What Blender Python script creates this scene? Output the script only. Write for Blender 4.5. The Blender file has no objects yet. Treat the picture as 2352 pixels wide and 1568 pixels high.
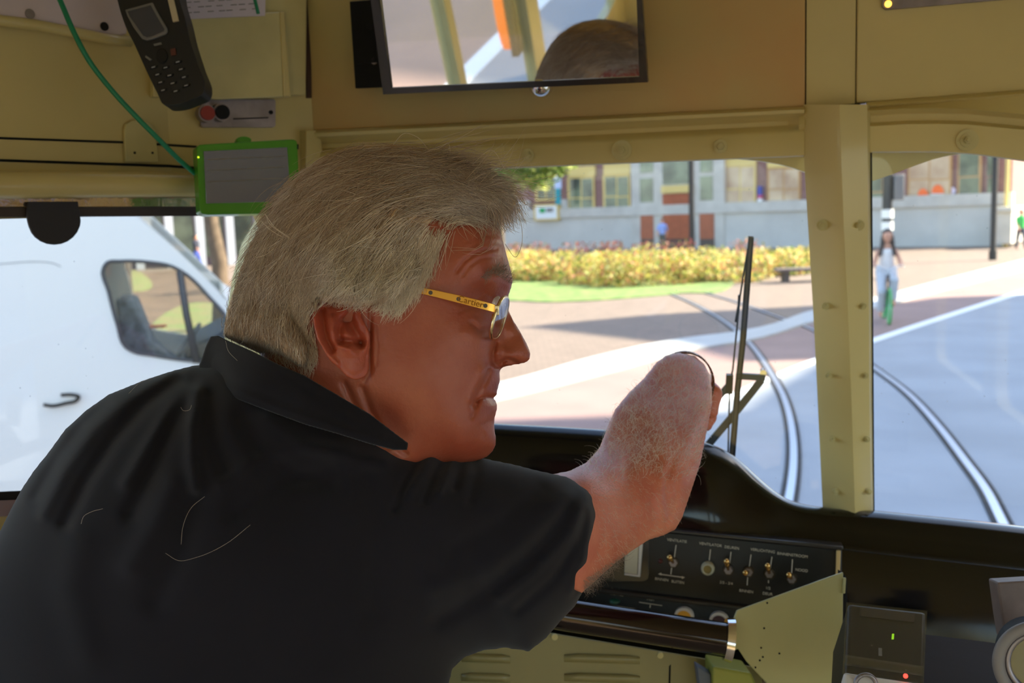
import bpy, bmesh, math, random
import numpy as np
from mathutils import Vector, Matrix
random.seed(7); RNG = np.random.default_rng(11)
S = bpy.context.scene
COL = S.collection

# ------------------------------------------------------------------ camera, world, sun, exposure
EYE = Vector((0, 0, 2.35)); F = 2352 * 35 / 36; PITCH = math.radians(7.35); ROLL = math.radians(-2.0)
cam_d = bpy.data.cameras.new('camera'); cam = bpy.data.objects.new('camera', cam_d); COL.objects.link(cam)
CAM = Matrix.Translation(EYE) @ Matrix.Rotation(math.pi/2 - PITCH, 4, 'X') @ Matrix.Rotation(ROLL, 4, 'Z')
cam.matrix_world = CAM
cam_d.lens = 35; cam_d.sensor_width = 36; cam_d.clip_start = 0.02; cam_d.clip_end = 400
cam_d.dof.use_dof = True; cam_d.dof.focus_distance = 0.84; cam_d.dof.aperture_fstop = 9.0
S.camera = cam

SUN_DIR = Vector((1.0, 0.12, 0.78)).normalized()      # towards the sun
w = bpy.data.worlds.new('sky'); S.world = w; w.use_nodes = True
wn = w.node_tree.nodes; wl = w.node_tree.links
sky = wn.new('ShaderNodeTexSky'); sky.sky_type = 'NISHITA'; sky.sun_disc = False
sky.sun_elevation = math.asin(SUN_DIR.z); sky.sun_rotation = math.atan2(SUN_DIR.x, SUN_DIR.y)
sky.air_density = 1.0; sky.dust_density = 1.5; sky.ozone_density = 1.0
wn['Background'].inputs[1].default_value = 0.42
wl.new(sky.outputs[0], wn['Background'].inputs[0])
sun_d = bpy.data.lights.new('sun', 'SUN'); sun_d.energy = 12.0; sun_d.angle = 0.0093; sun_d.color = (1.0, 0.90, 0.72)
sun = bpy.data.objects.new('sun', sun_d); COL.objects.link(sun)
sun.rotation_euler = SUN_DIR.to_track_quat('Z', 'Y').to_euler()
S.view_settings.view_transform = 'Standard'; S.view_settings.look = 'None'
S.view_settings.exposure = 0.68; S.view_settings.gamma = 1.0; S.view_settings.use_curve_mapping = False
S.cycles.use_denoising = True
S.cycles.max_bounces = 10; S.cycles.diffuse_bounces = 6; S.cycles.transparent_max_bounces = 24
S.cycles.sample_clamp_indirect = 8.0

# ------------------------------------------------------------------ helpers
def C(px, py, d):
    """point seen at photo pixel (px, py), d metres in front of the lens"""
    return CAM @ Vector(((px - 1176) / F * d, -(py - 784) / F * d, -d))
CAM_NP = np.array(CAM)
def Cn(px, py, d):
    px, py, d = np.broadcast_arrays(np.asarray(px, float), np.asarray(py, float), np.asarray(d, float))
    v = np.stack([(px - 1176) / F * d, -(py - 784) / F * d, -d, np.ones_like(d)], -1)
    return (v @ CAM_NP.T)[..., :3]
def hit(px, py, pl):
    p0, n = pl; r = C(px, py, 1) - EYE
    return EYE + r * ((p0 - EYE).dot(n) / r.dot(n))
def G(px, py, z=0.0): return hit(px, py, (Vector((0, 0, z)), Vector((0, 0, 1))))
TL = Vector((0.976, -0.218, 0)); TA = Vector((0.218, 0.976, 0))
def T(l, a, z): return TL * l + TA * a + Vector((0, 0, z))

def lin(c):
    return tuple(((x/255)/12.92 if x/255 <= 0.04045 else ((x/255+0.055)/1.055)**2.4) for x in c)
def mat(name, rgb, rough=0.6, metal=0.0, var=0.0, vscale=8.0, bump=0.0, bscale=60.0, spec=0.5, coat=0.0, rgb2=None, sss=0.0, em=None, ems=0.0):
    m = bpy.data.materials.new(name); m.use_nodes = True
    nt = m.node_tree; b = nt.nodes['Principled BSDF']; c = lin(rgb)
    b.inputs['Base Color'].default_value = (*c, 1); b.inputs['Roughness'].default_value = rough
    b.inputs['Metallic'].default_value = metal; b.inputs['Specular IOR Level'].default_value = spec
    b.inputs['Coat Weight'].default_value = coat; b.inputs['Coat Roughness'].default_value = 0.08
    if sss: 
        b.inputs['Subsurface Weight'].default_value = sss; b.inputs['Subsurface Radius'].default_value = (1, .3, .15)
        b.inputs['Subsurface Scale'].default_value = 0.006
    if em: b.inputs['Emission Color'].default_value = (*lin(em), 1); b.inputs['Emission Strength'].default_value = ems
    if var or rgb2 or bump:
        tc = nt.nodes.new('ShaderNodeTexCoord')
    if var or rgb2:
        no = nt.nodes.new('ShaderNodeTexNoise'); no.inputs['Scale'].default_value = vscale; no.inputs['Detail'].default_value = 6
        nt.links.new(tc.outputs['Object'], no.inputs['Vector'])
        mx = nt.nodes.new('ShaderNodeMix'); mx.data_type = 'RGBA'
        c2 = lin(rgb2) if rgb2 else tuple(max(0, x*(1-var)) for x in c)
        c1 = c if rgb2 else tuple(min(1, x*(1+var)) for x in c)
        mx.inputs[6].default_value = (*c1, 1); mx.inputs[7].default_value = (*c2, 1)
        rp = nt.nodes.new('ShaderNodeMapRange'); rp.inputs[1].default_value = 0.35; rp.inputs[2].default_value = 0.65
        nt.links.new(no.outputs[0], rp.inputs[0]); nt.links.new(rp.outputs[0], mx.inputs[0]); nt.links.new(mx.outputs[2], b.inputs['Base Color'])
    if bump:
        n2 = nt.nodes.new('ShaderNodeTexNoise'); n2.inputs['Scale'].default_value = bscale; n2.inputs['Detail'].default_value = 4
        nt.links.new(tc.outputs['Object'], n2.inputs['Vector'])
        bp = nt.nodes.new('ShaderNodeBump'); bp.inputs['Strength'].default_value = bump; bp.inputs['Distance'].default_value = 0.004
        nt.links.new(n2.outputs[0], bp.inputs['Height']); nt.links.new(bp.outputs[0], b.inputs['Normal'])
    return m
def glass_mat(name, tint=(1, 1, 1), refl=0.08, dirt=0.0):
    m = bpy.data.materials.new(name); m.use_nodes = True; nt = m.node_tree; nt.nodes.clear()
    o = nt.nodes.new('ShaderNodeOutputMaterial'); t = nt.nodes.new('ShaderNodeBsdfTransparent'); g = nt.nodes.new('ShaderNodeBsdfGlossy')
    t.inputs[0].default_value = (*tint, 1); g.inputs['Roughness'].default_value = 0.01
    lw = nt.nodes.new('ShaderNodeLayerWeight'); lw.inputs[0].default_value = 0.25
    mm = nt.nodes.new('ShaderNodeMath'); mm.operation = 'MULTIPLY'; mm.inputs[1].default_value = refl * 4
    nt.links.new(lw.outputs['Facing'], mm.inputs[0])
    ma = nt.nodes.new('ShaderNodeMath'); ma.operation = 'ADD'; ma.inputs[1].default_value = refl * 0.4
    nt.links.new(mm.outputs[0], ma.inputs[0])
    mx = nt.nodes.new('ShaderNodeMixShader'); nt.links.new(ma.outputs[0], mx.inputs[0]); nt.links.new(t.outputs[0], mx.inputs[1]); nt.links.new(g.outputs[0], mx.inputs[2])
    last = mx
    if dirt:
        d = nt.nodes.new('ShaderNodeBsdfDiffuse'); d.inputs[0].default_value = (.8, .8, .8, 1)
        tc = nt.nodes.new('ShaderNodeTexCoord'); vo = nt.nodes.new('ShaderNodeTexVoronoi'); vo.inputs['Scale'].default_value = 55
        nt.links.new(tc.outputs['Object'], vo.inputs['Vector'])
        no = nt.nodes.new('ShaderNodeTexNoise'); no.inputs['Scale'].default_value = 30; nt.links.new(tc.outputs['Object'], no.inputs['Vector'])
        r1 = nt.nodes.new('ShaderNodeMapRange'); r1.inputs[1].default_value = 0.06; r1.inputs[2].default_value = 0.03; r1.inputs[4].default_value = 0.5
        nt.links.new(vo.outputs['Distance'], r1.inputs[0])
        r2 = nt.nodes.new('ShaderNodeMapRange'); r2.inputs[1].default_value = 0.5; r2.inputs[2].default_value = 0.6
        nt.links.new(no.outputs[0], r2.inputs[0])
        mu = nt.nodes.new('ShaderNodeMath'); mu.operation = 'MULTIPLY'; nt.links.new(r1.outputs[0], mu.inputs[0]); nt.links.new(r2.outputs[0], mu.inputs[1])
        ad = nt.nodes.new('ShaderNodeMath'); ad.operation = 'ADD'; ad.inputs[1].default_value = dirt; nt.links.new(mu.outputs[0], ad.inputs[0])
        m2 = nt.nodes.new('ShaderNodeMixShader'); nt.links.new(ad.outputs[0], m2.inputs[0]); nt.links.new(mx.outputs[0], m2.inputs[1]); nt.links.new(d.outputs[0], m2.inputs[2]); last = m2
    nt.links.new(last.outputs[0], o.inputs[0]); return m

def tag(o, label=None, cat=None, group=None, kind=None):
    if label: o['label'] = label
    if cat: o['category'] = cat
    if group: o['group'] = group
    if kind: o['kind'] = kind
    return o
def empty(name, loc, label, cat, group=None):
    o = bpy.data.objects.new(name, None); COL.objects.link(o); o.location = Vector(loc); o.empty_display_size = 0.05
    return tag(o, label, cat, group)
def wloc(o):
    v = Vector((0, 0, 0))
    while o is not None:
        v += o.location; o = o.parent
    return v
def link(name, me, m, parent=None, smooth=False, bevel=0.0, sharp=None):
    """mesh data in world coordinates -> object whose origin sits at its parent's base"""
    o = bpy.data.objects.new(name, me); COL.objects.link(o)
    ms = m if isinstance(m, (list, tuple)) else [m]
    for q in ms: me.materials.append(q)
    if parent is not None:
        off = wloc(parent); me.transform(Matrix.Translation(-off)); o.parent = parent
    else:
        n = len(me.vertices); co = np.empty(n*3); me.vertices.foreach_get('co', co); co = co.reshape(-1, 3)
        c = Vector(((co[:, 0].min()+co[:, 0].max())/2, (co[:, 1].min()+co[:, 1].max())/2, co[:, 2].min()))
        me.transform(Matrix.Translation(-c)); o.location = c
    if smooth:
        me.polygons.foreach_set('use_smooth', [True]*len(me.polygons))
        if sharp: me.set_sharp_from_angle(angle=math.radians(sharp))
    if bevel:
        b = o.modifiers.new('bevel', 'BEVEL'); b.width = bevel; b.segments = 3; b.limit_method = 'ANGLE'; b.angle_limit = math.radians(35)
        b.harden_normals = False
        me.polygons.foreach_set('use_smooth', [True]*len(me.polygons)); me.set_sharp_from_angle(angle=math.radians(40))
    return o
class MB:
    def __init__(s): s.v = []; s.f = []
    def add(s, v, f):
        n = len(s.v); s.v += [tuple(x) for x in v]; s.f += [tuple(i+n for i in q) for q in f]; return s
    def prism(s, pts, off, pts2=None):
        n = len(pts); off = Vector(off)
        b = pts2 if pts2 else [Vector(p)+off for p in pts]
        s.add(list(pts)+list(b), [tuple(range(n))] + [tuple(range(2*n-1, n-1, -1))] + [(i, i+n, (i+1) % n+n, (i+1) % n) for i in range(n)]); return s
    def box(s, c, sx, sy, sz, ax=None):
        X, Y, Z = ax if ax else (Vector((1, 0, 0)), Vector((0, 1, 0)), Vector((0, 0, 1)))
        c = Vector(c); q = [c + X*(sx*a/2) + Y*(sy*b/2) for a, b in ((-1, -1), (1, -1), (1, 1), (-1, 1))]
        return s.prism([p - Z*(sz/2) for p in q], Z*sz)
    def tube(s, pts, r, n=10, cap=True):
        pts = [Vector(p) for p in pts]; rs = r if isinstance(r, (list, tuple)) else [r]*len(pts)
        prev = None; rings = []
        for i, p in enumerate(pts):
            t = (pts[min(i+1, len(pts)-1)] - pts[max(i-1, 0)]).normalized()
            if prev is None:
                a = Vector((0, 0, 1)) if abs(t.z) < 0.9 else Vector((1, 0, 0)); u = t.cross(a).normalized()
            else: u = (prev - t*prev.dot(t)).normalized()
            prev = u; v = t.cross(u)
            rings.append([p + (u*math.cos(2*math.pi*k/n) + v*math.sin(2*math.pi*k/n))*rs[i] for k in range(n)])
        vs = [q for R in rings for q in R]; fs = []
        for i in range(len(rings)-1):
            for k in range(n): fs.append((i*n+k, i*n+(k+1) % n, (i+1)*n+(k+1) % n, (i+1)*n+k))
        if cap: fs += [tuple(range(n-1, -1, -1)), tuple((len(rings)-1)*n+k for k in range(n))]
        return s.add(vs, fs)
    def loft(s, secs, closed=True, cap=True):
        n = len(secs[0]); vs = [q for R in secs for q in R]; fs = []
        for i in range(len(secs)-1):
            for k in range(n if closed else n-1): fs.append((i*n+k, i*n+(k+1) % n, (i+1)*n+(k+1) % n, (i+1)*n+k))
        if cap and closed: fs += [tuple(range(n-1, -1, -1)), tuple((len(secs)-1)*n+k for k in range(n))]
        return s.add(vs, fs)
    def disc(s, c, nrm, r, h, n=24, r2=None):
        c = Vector(c); nrm = Vector(nrm).normalized()
        return s.tube([c, c+nrm*h], [r, r if r2 is None else r2], n)
    def ball(s, c, r, nu=20, nv=12, sc=(1, 1, 1)):
        c = Vector(c); vs = []; fs = []
        for j in range(nv+1):
            th = math.pi*j/nv
            for i in range(nu):
                ph = 2*math.pi*i/nu
                vs.append(c + Vector((r*sc[0]*math.sin(th)*math.cos(ph), r*sc[1]*math.sin(th)*math.sin(ph), r*sc[2]*math.cos(th))))
        for j in range(nv):
            for i in range(nu): fs.append((j*nu+i, (j+1)*nu+i, (j+1)*nu+(i+1) % nu, j*nu+(i+1) % nu))
        return s.add(vs, fs)
    def torus(s, c, nrm, R, r, nu=40, nv=8, a0=0, a1=2*math.pi):
        c = Vector(c); nrm = Vector(nrm).normalized(); a = Vector((0, 0, 1)) if abs(nrm.z) < .9 else Vector((1, 0, 0))
        u = nrm.cross(a).normalized(); v = nrm.cross(u); full = abs(a1-a0-2*math.pi) < 1e-6
        pts = [c + (u*math.cos(a0+(a1-a0)*k/nu) + v*math.sin(a0+(a1-a0)*k/nu))*R for k in range(nu+(0 if full else 1))]
        if not full: return s.tube(pts, r, nv)
        rings = []
        for p in pts:
            d = (p-c).normalized(); rings.append([p + (d*math.cos(2*math.pi*k/nv) + nrm*math.sin(2*math.pi*k/nv))*r for k in range(nv)])
        rings.append(rings[0]); return s.loft(rings, True, False)
    def build(s, name, m, parent=None, smooth=False, bevel=0.0, sharp=None, fix=True):
        me = bpy.data.meshes.new(name); me.from_pydata([tuple(v) for v in s.v], [], s.f); me.update()
        if fix:
            bm = bmesh.new(); bm.from_mesh(me); bmesh.ops.recalc_face_normals(bm, faces=bm.faces)
            big = [f for f in bm.faces if len(f.verts) > 4]
            if big: bmesh.ops.triangulate(bm, faces=big)
            bm.to_mesh(me); bm.free()
        return link(name, me, m, parent, smooth, bevel, sharp)
def holed(name, outer, holes, off, m, parent=None, bevel=0.0):
    """plate with openings: loops of 3D points, extruded by off"""
    bm = bmesh.new(); off = Vector(off); edges = []; loops = []
    for lp in [outer]+list(holes):
        vs = [bm.verts.new(p) for p in lp]; loops.append(vs)
        for i in range(len(vs)): edges.append(bm.edges.new((vs[i], vs[(i+1) % len(vs)])))
    bmesh.ops.triangle_fill(bm, use_beauty=True, use_dissolve=False, edges=edges)
    r = bmesh.ops.extrude_face_region(bm, geom=list(bm.faces))
    bmesh.ops.translate(bm, verts=[g for g in r['geom'] if isinstance(g, bmesh.types.BMVert)], vec=off)
    bmesh.ops.recalc_face_normals(bm, faces=bm.faces)
    me = bpy.data.meshes.new(name); bm.to_mesh(me); bm.free()
    return link(name, me, m, parent, False, bevel)
def plate(name, px, d, th, m, parent=None, bevel=0.0, smooth=False):
    """px: photo outline; d: depth (number, plane, or function); th: thickness going away from the lens"""
    if isinstance(d, tuple): pts = [hit(x, y, d) for x, y in px]
    elif callable(d): pts = [C(x, y, d(x, y)) for x, y in px]
    else: pts = [C(x, y, d) for x, y in px]
    n = (pts[1]-pts[0]).cross(pts[2]-pts[0])
    k = 2
    while n.length < 1e-9: k += 1; n = (pts[1]-pts[0]).cross(pts[k]-pts[0])
    n.normalize()
    if n.dot(pts[0]-EYE) < 0: n = -n
    return MB().prism(pts, n*th).build(name, m, parent, smooth, bevel)
def rrect(x0, y0, x1, y1, r, n=5):
    out = []
    for cx, cy, a in ((x1-r, y0+r, -90), (x1-r, y1-r, 0), (x0+r, y1-r, 90), (x0+r, y0+r, 180)):
        for k in range(n+1):
            t = math.radians(a+90*k/n); out.append((cx+r*math.cos(t), cy+r*math.sin(t)))
    return out
def smoothline(pts, n=6, closed=False):
    """Catmull-Rom through 2D/3D tuples"""
    P = [np.array(p, float) for p in pts]; out = []; m = len(P)
    rng = range(m) if closed else range(m-1)
    for i in rng:
        g = (lambda k: P[k % m]) if closed else (lambda k: P[min(max(k, 0), m-1)])
        p0, p1, p2, p3 = g(i-1), g(i), g(i+1), g(i+2); h0, h1, h2 = (max(np.linalg.norm(q), 1e-9) for q in (p1-p0, p2-p1, p3-p2))
        m1 = (p2-p1)/h1 if h0 < 1e-8 else ((p1-p0)/h0*h1+(p2-p1)/h1*h0)/(h0+h1); m2 = (p2-p1)/h1 if h2 < 1e-8 else ((p2-p1)/h1*h2+(p3-p2)/h2*h1)/(h1+h2)
        for k in range(n):
            t = k/n; out.append(tuple((2*t**3-3*t*t+1)*p1+(t**3-2*t*t+t)*h1*m1+(3*t*t-2*t**3)*p2+(t**3-t*t)*h1*m2))
    if not closed: out.append(tuple(P[-1]))
    return out
def text(name, s, pos, right, up, size, m, parent, ext=0.0003):
    """raised lettering turned into a mesh"""
    cu = bpy.data.curves.new(name, 'FONT'); cu.body = s; cu.size = size; cu.extrude = ext; cu.align_x = 'CENTER'; cu.align_y = 'CENTER'
    o = bpy.data.objects.new(name, cu); COL.objects.link(o); bpy.context.view_layer.update()
    me = bpy.data.meshes.new_from_object(o.evaluated_get(bpy.context.evaluated_depsgraph_get())); bpy.data.objects.remove(o)
    right = Vector(right).normalized(); up = Vector(up); up = (up - right*up.dot(right)).normalized(); n = right.cross(up)
    M = Matrix((right, up, n)).transposed().to_4x4(); M.translation = Vector(pos); me.transform(M)
    return link(name, me, m, parent)

# materials
M = {}
M['olive'] = mat('olive_paint', (204, 186, 124), 0.38, var=0.06, vscale=3, bump=0.08, bscale=25, coat=0.25)
M['olive2'] = mat('olive_paint_worn', (198, 186, 130), 0.45, var=0.12, vscale=9, bump=0.15, bscale=40)
M['header_glow_wear'] = mat('olive_paint_header', (190, 174, 112), 0.4, rgb2=(198, 158, 98), vscale=3.5, bump=0.1, bscale=20)  # orange patches paint in warm reflected light, with some wear
M['black'] = mat('black_gloss', (7, 6, 6), 0.14, coat=0.3, spec=.35, bump=0.02, bscale=12)
M['blackmat'] = mat('black_satin', (8, 8, 9), 0.5, spec=0.25)
M['dark'] = mat('dark_gap', (10, 9, 8), 0.9)
M['rubber'] = mat('black_rubber', (18, 18, 19), 0.7)
M['grey'] = mat('grey_plastic', (120, 118, 116), 0.5)
M['white'] = mat('white_print', (215, 205, 190), 0.6)
M['steel'] = mat('worn_steel', (150, 140, 140), 0.4, metal=0.7, var=0.2, vscale=30)
M['chrome'] = mat('chrome', (225, 222, 220), 0.12, metal=1.0)
M['brass'] = mat('brass', (225, 180, 110), 0.22, metal=1.0)
M['gold'] = mat('gold', (236, 178, 84), 0.28, metal=1.0)
M['glass'] = glass_mat('window_glass', (0.97, 0.99, 0.98), 0.05, 0.012)
M['clear'] = glass_mat('clear_plastic', (0.94, 0.95, 0.95), 0.08, 0.002)
# ================================================================== OUTSIDE
M['paving'] = mat('plaza_brick', (226, 190, 160), 0.85, rgb2=(200, 165, 140), vscale=1.2, bump=0.3, bscale=30)
M['far_paving'] = mat('pale_paving', (232, 214, 194), 0.85, var=0.06, vscale=1)
M['asphalt'] = mat('asphalt', (150, 152, 156), 0.8, var=0.08, vscale=0.8, bump=0.3, bscale=80)
M['bike'] = mat('red_asphalt', (144, 116, 108), 0.85, var=0.08, vscale=1.0)
M['kerb'] = mat('kerb_stone', (176, 174, 170), 0.8, var=0.06, vscale=2)
M['paint'] = mat('road_paint', (238, 238, 236), 0.7)
M['railsteel'] = mat('rail_steel', (190, 192, 200), 0.3, metal=0.8)
M['groove'] = mat('rail_groove', (46, 42, 42), 0.9)
M['grass'] = mat('lawn', (124, 134, 74), 0.9, rgb2=(84, 116, 50), vscale=3)
M['patchy'] = mat('patchy_grass', (142, 124, 84), 0.95, rgb2=(112, 130, 66), vscale=1.6)
M['soil'] = mat('bare_soil', (112, 88, 70), 0.95, var=0.2, vscale=1)

def brick_nodes(m, c1, c2, scale):
    nt = m.node_tree; b = nt.nodes['Principled BSDF']; tc = nt.nodes.new('ShaderNodeTexCoord'); br = nt.nodes.new('ShaderNodeTexBrick')
    br.inputs['Color1'].default_value = (*lin(c1), 1); br.inputs['Color2'].default_value = (*lin(c2), 1)
    br.inputs['Mortar'].default_value = (*lin([x*0.8 for x in c1]), 1); br.inputs['Scale'].default_value = scale
    nt.links.new(tc.outputs['Object'], br.inputs['Vector']); nt.links.new(br.outputs['Color'], b.inputs['Base Color'])
brick_nodes(M['paving'], (130, 112, 99), (116, 100, 88), 2.2)

def ground(name, px, z, m, th=0.02, pts=None, **k):
    P = pts if pts else [G(x, y, z) for x, y in px]
    P = [Vector((p[0], p[1], z)) for p in P]
    o = MB().prism(P, (0, 0, -th)).build(name, m); return tag(o, kind='structure', **k)
g = MB().prism([Vector(p) for p in ((-60, -25, 0), (70, -25, 0), (70, 110, 0), (-60, 110, 0))], (0, 0, -0.3)).build('plaza_paving', M['paving'])
tag(g, 'beige brick paving of the square', 'paving', kind='structure')

def gl(px): return [G(x, y) for x, y in px]
# curved road edges, photographed points carried on beyond the frame
kerb_up = [Vector((-30, -7, 0)), Vector((-12, 4, 0))] + gl([(0, 1130), (400, 1040), (700, 975), (1000, 915), (1145, 886), (1360, 826), (1560, 783), (1700, 765), (1870, 716), (2005, 688), (2130, 655), (2352, 598), (2620, 528)])
kerb_lo = [Vector((-30, -8, 0)), Vector((-12, 3.2, 0))] + gl([(0, 1190), (400, 1085), (700, 1015), (1000, 955), (1145, 922), (1400, 858), (1600, 806), (1720, 786), (1870, 742), (2005, 712), (2130, 678), (2352, 622), (2620, 556)])
line_up = [Vector((-6.6, -22, 0)), Vector((-4.4, -8, 0)), Vector((-3.3, 0, 0)), Vector((-1.9, 4.4, 0))] + gl([(1100, 1140), (1500, 975), (1640, 922), (1790, 857), (1870, 825), (1940, 800), (2005, 778), (2100, 746), (2200, 714), (2352, 665), (2620, 580)])
line_lo = [Vector((-6.4, -22, 0)), Vector((-4.2, -8, 0)), Vector((-3.1, 0, 0)), Vector((-1.72, 4.3, 0))] + gl([(1112, 1142), (1508, 985), (1645, 932), (1790, 867), (1870, 836), (1940, 811), (2005, 788), (2100, 756), (2200, 723), (2352, 673), (2620, 587)])
def band(name, a, b, z, m, h, label, cat):
    a = smoothline([tuple(p)[:2] for p in a], 6); b = smoothline([tuple(p)[:2] for p in b], 6)
    o = holed(name, [Vector((*p, z)) for p in a]+[Vector((*p, z)) for p in reversed(b)], [], (0, 0, -h), m)
    return tag(o, label, cat, kind='structure')
band('kerb', kerb_up, kerb_lo, 0.05, M['kerb'], 0.06, 'pale stone kerb curving between square and road', 'kerb')
band('bike_lane', kerb_lo, [Vector((-30, -22, 0))]+line_up, 0.006, M['bike'], 0.02, 'reddish bicycle lane beside the kerb', 'bike lane')
band('road_line', line_up, line_lo, 0.014, M['paint'], 0.02, 'white line along the edge of the grey road', 'road line')
far = [Vector((-30, -22, 0))] + [Vector((-20+i*9, -22+i*0.0, 0)) for i in range(8)] + [Vector((69, 30, 0))]
far = [Vector((5, -22, 0)), Vector((12, -20, 0)), Vector((20, -14, 0)), Vector((28, -6, 0)), Vector((36, 6, 0)), Vector((44, 18, 0)), Vector((55, 30, 0)), Vector((62, 38, 0))]
band('road', line_lo, far, 0.004, M['asphalt'], 0.03, 'blue grey asphalt road', 'road')
# tram rails: steel head with a dark groove, in the road and across the square
def gl2(px): return [tuple(G(x, y))[:2] for x, y in px]
def rail(px, name, label, extra):
    c = extra + [tuple(G(x, y))[:2] for x, y in px]
    c = smoothline(c, 6)
    def off(c, w0):
        out = []
        for i, p in enumerate(c):
            a = np.array(c[max(i-1, 0)]); b = np.array(c[min(i+1, len(c)-1)]); t = (b-a)/np.linalg.norm(b-a); nn = np.array((-t[1], t[0])); out.append(np.array(p)+nn*w0)
        return out
    root = empty(name, (c[0][0], c[0][1], 0), label, 'tram rail')
    for (a, b, z, nm, mm) in ((-0.075, -0.035, 0.0145, 'groove', M['groove']), (-0.035, 0.03, 0.0185, 'rail_head', M['railsteel']), (0.03, 0.07, 0.0145, 'groove', M['groove'])):
        A = off(c, a); B = off(c, b)
        MB().loft([[Vector((*p, z)), Vector((*q, z)), Vector((*q, 0.001)), Vector((*p, 0.001))] for p, q in zip(A, B)]).build(nm, mm, root)
    root['kind'] = 'structure'
rail([(1812, 1145), (1822, 1060), (1818, 985), (1800, 915), (1765, 850), (1722, 790), (1672, 745), (1600, 702), (1540, 675), (1490, 655), (1420, 632)], 'tram_rail', 'steel tram rail seen through the windscreen pane left of the pillar', gl2([(1700, 1700), (1760, 1350), (1795, 1220)]))
rail([(2300, 1200), (2265, 1130), (2215, 1060), (2150, 975), (2085, 905), (2010, 848), (1940, 800), (1860, 755), (1780, 726), (1700, 697), (1600, 668), (1520, 648)], 'tram_rail', 'steel tram rail seen low in the windscreen pane right of the pillar', gl2([(2460, 1700), (2400, 1430), (2350, 1300)]))

# lawn and soil on the square
def patch(name, px, z, m, label):
    return tag(MB().prism([G(x, y, z) for x, y in smoothline(px, 5, True)], (0, 0, -0.03)).build(name, m), label, 'grass', kind='stuff')
patch('lawn', [(1100, 668), (1210, 690), (1330, 690), (1450, 682), (1560, 672), (1680, 655), (1700, 630), (1500, 620), (1300, 615), (1100, 612)], 0.03, M['grass'], 'green lawn in front of the flower bed')
patch('lawn', [(225, 662), (290, 670), (350, 652), (345, 642), (225, 644)], 0.03, M['patchy'], 'small green lawn seen through the upper left of the van window')
patch('lawn', [(350, 745), (420, 700), (500, 700), (560, 745), (480, 770)], 0.03, M['patchy'], 'green lawn seen low through the van window')
patch('bare_ground', [(-100, 720), (200, 720), (300, 800), (560, 800), (600, 690), (520, 640), (200, 640), (-100, 655)], 0.012, M['soil'], 'brown bare ground beyond the white van')

def leaf_mat(name, cols, tr=0.4):
    m = bpy.data.materials.new(name); m.use_nodes = True; nt = m.node_tree; b = nt.nodes['Principled BSDF']; b.inputs['Roughness'].default_value = 0.6
    ge = nt.nodes.new('ShaderNodeNewGeometry'); cr = nt.nodes.new('ShaderNodeValToRGB'); cr.color_ramp.interpolation = 'CONSTANT'
    e = cr.color_ramp.elements
    for i, c in enumerate(cols):
        q = e[i] if i < 2 else e.new(i/len(cols)); q.position = i/len(cols); q.color = (*lin(c), 1)
    nt.links.new(ge.outputs['Random Per Island'], cr.inputs[0]); nt.links.new(cr.outputs[0], b.inputs['Base Color'])
    t = nt.nodes.new('ShaderNodeBsdfTranslucent'); nt.links.new(cr.outputs[0], t.inputs[0]); mx = nt.nodes.new('ShaderNodeMixShader'); mx.inputs[0].default_value = tr
    nt.links.new(b.outputs[0], mx.inputs[1]); nt.links.new(t.outputs[0], mx.inputs[2]); nt.links.new(mx.outputs[0], nt.nodes['Material Output'].inputs[0]); return m
def leaves(cent, rad, n, size, rng, shell=0.75):
    """n small rhombic leaves through an ellipsoid, as numpy verts/faces"""
    d = rng.normal(size=(n, 3)); d /= np.linalg.norm(d, axis=1)[:, None]; r = shell + (1-shell)*rng.random(n)
    c = np.array(cent)+d*np.array(rad)*r[:, None]; c[:, 2] = np.maximum(c[:, 2], 0.02)
    a = rng.normal(size=(n, 3)); a /= np.linalg.norm(a, axis=1)[:, None]; b = np.cross(a, rng.normal(size=(n, 3))); b /= np.linalg.norm(b, axis=1)[:, None]
    s = size*(0.6+0.8*rng.random(n))[:, None]
    return np.stack([c+a*s, c+b*s*0.55, c-a*s, c-b*s*0.55], 1).reshape(-1, 3)
def npmesh(name, V, Fq, m, parent=None, smooth=False):
    me = bpy.data.meshes.new(name); nf, k = Fq.shape
    me.vertices.add(len(V)); me.vertices.foreach_set('co', np.asarray(V, np.float32).ravel())
    me.loops.add(nf*k); me.loops.foreach_set('vertex_index', Fq.astype(np.int32).ravel())
    me.polygons.add(nf); me.polygons.foreach_set('loop_start', (np.arange(nf)*k).astype(np.int32)); me.polygons.foreach_set('loop_total', np.full(nf, k, np.int32))
    me.update(calc_edges=True); me.validate()
    return link(name, me, m, parent, smooth)
M['hedge'] = leaf_mat('bedding_leaves', [(188, 172, 80), (198, 186, 104), (156, 164, 72), (192, 146, 88), (96, 124, 54), (182, 120, 88), (206, 196, 134), (190, 176, 90)])
M['redleaf'] = leaf_mat('pink_blossom', [(150, 84, 78), (140, 74, 70), (160, 110, 90), (104, 104, 56)])
M['leaf'] = leaf_mat('tree_leaves', [(130, 152, 70), (190, 196, 110), (110, 140, 66), (214, 214, 150), (84, 110, 56)])
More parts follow.
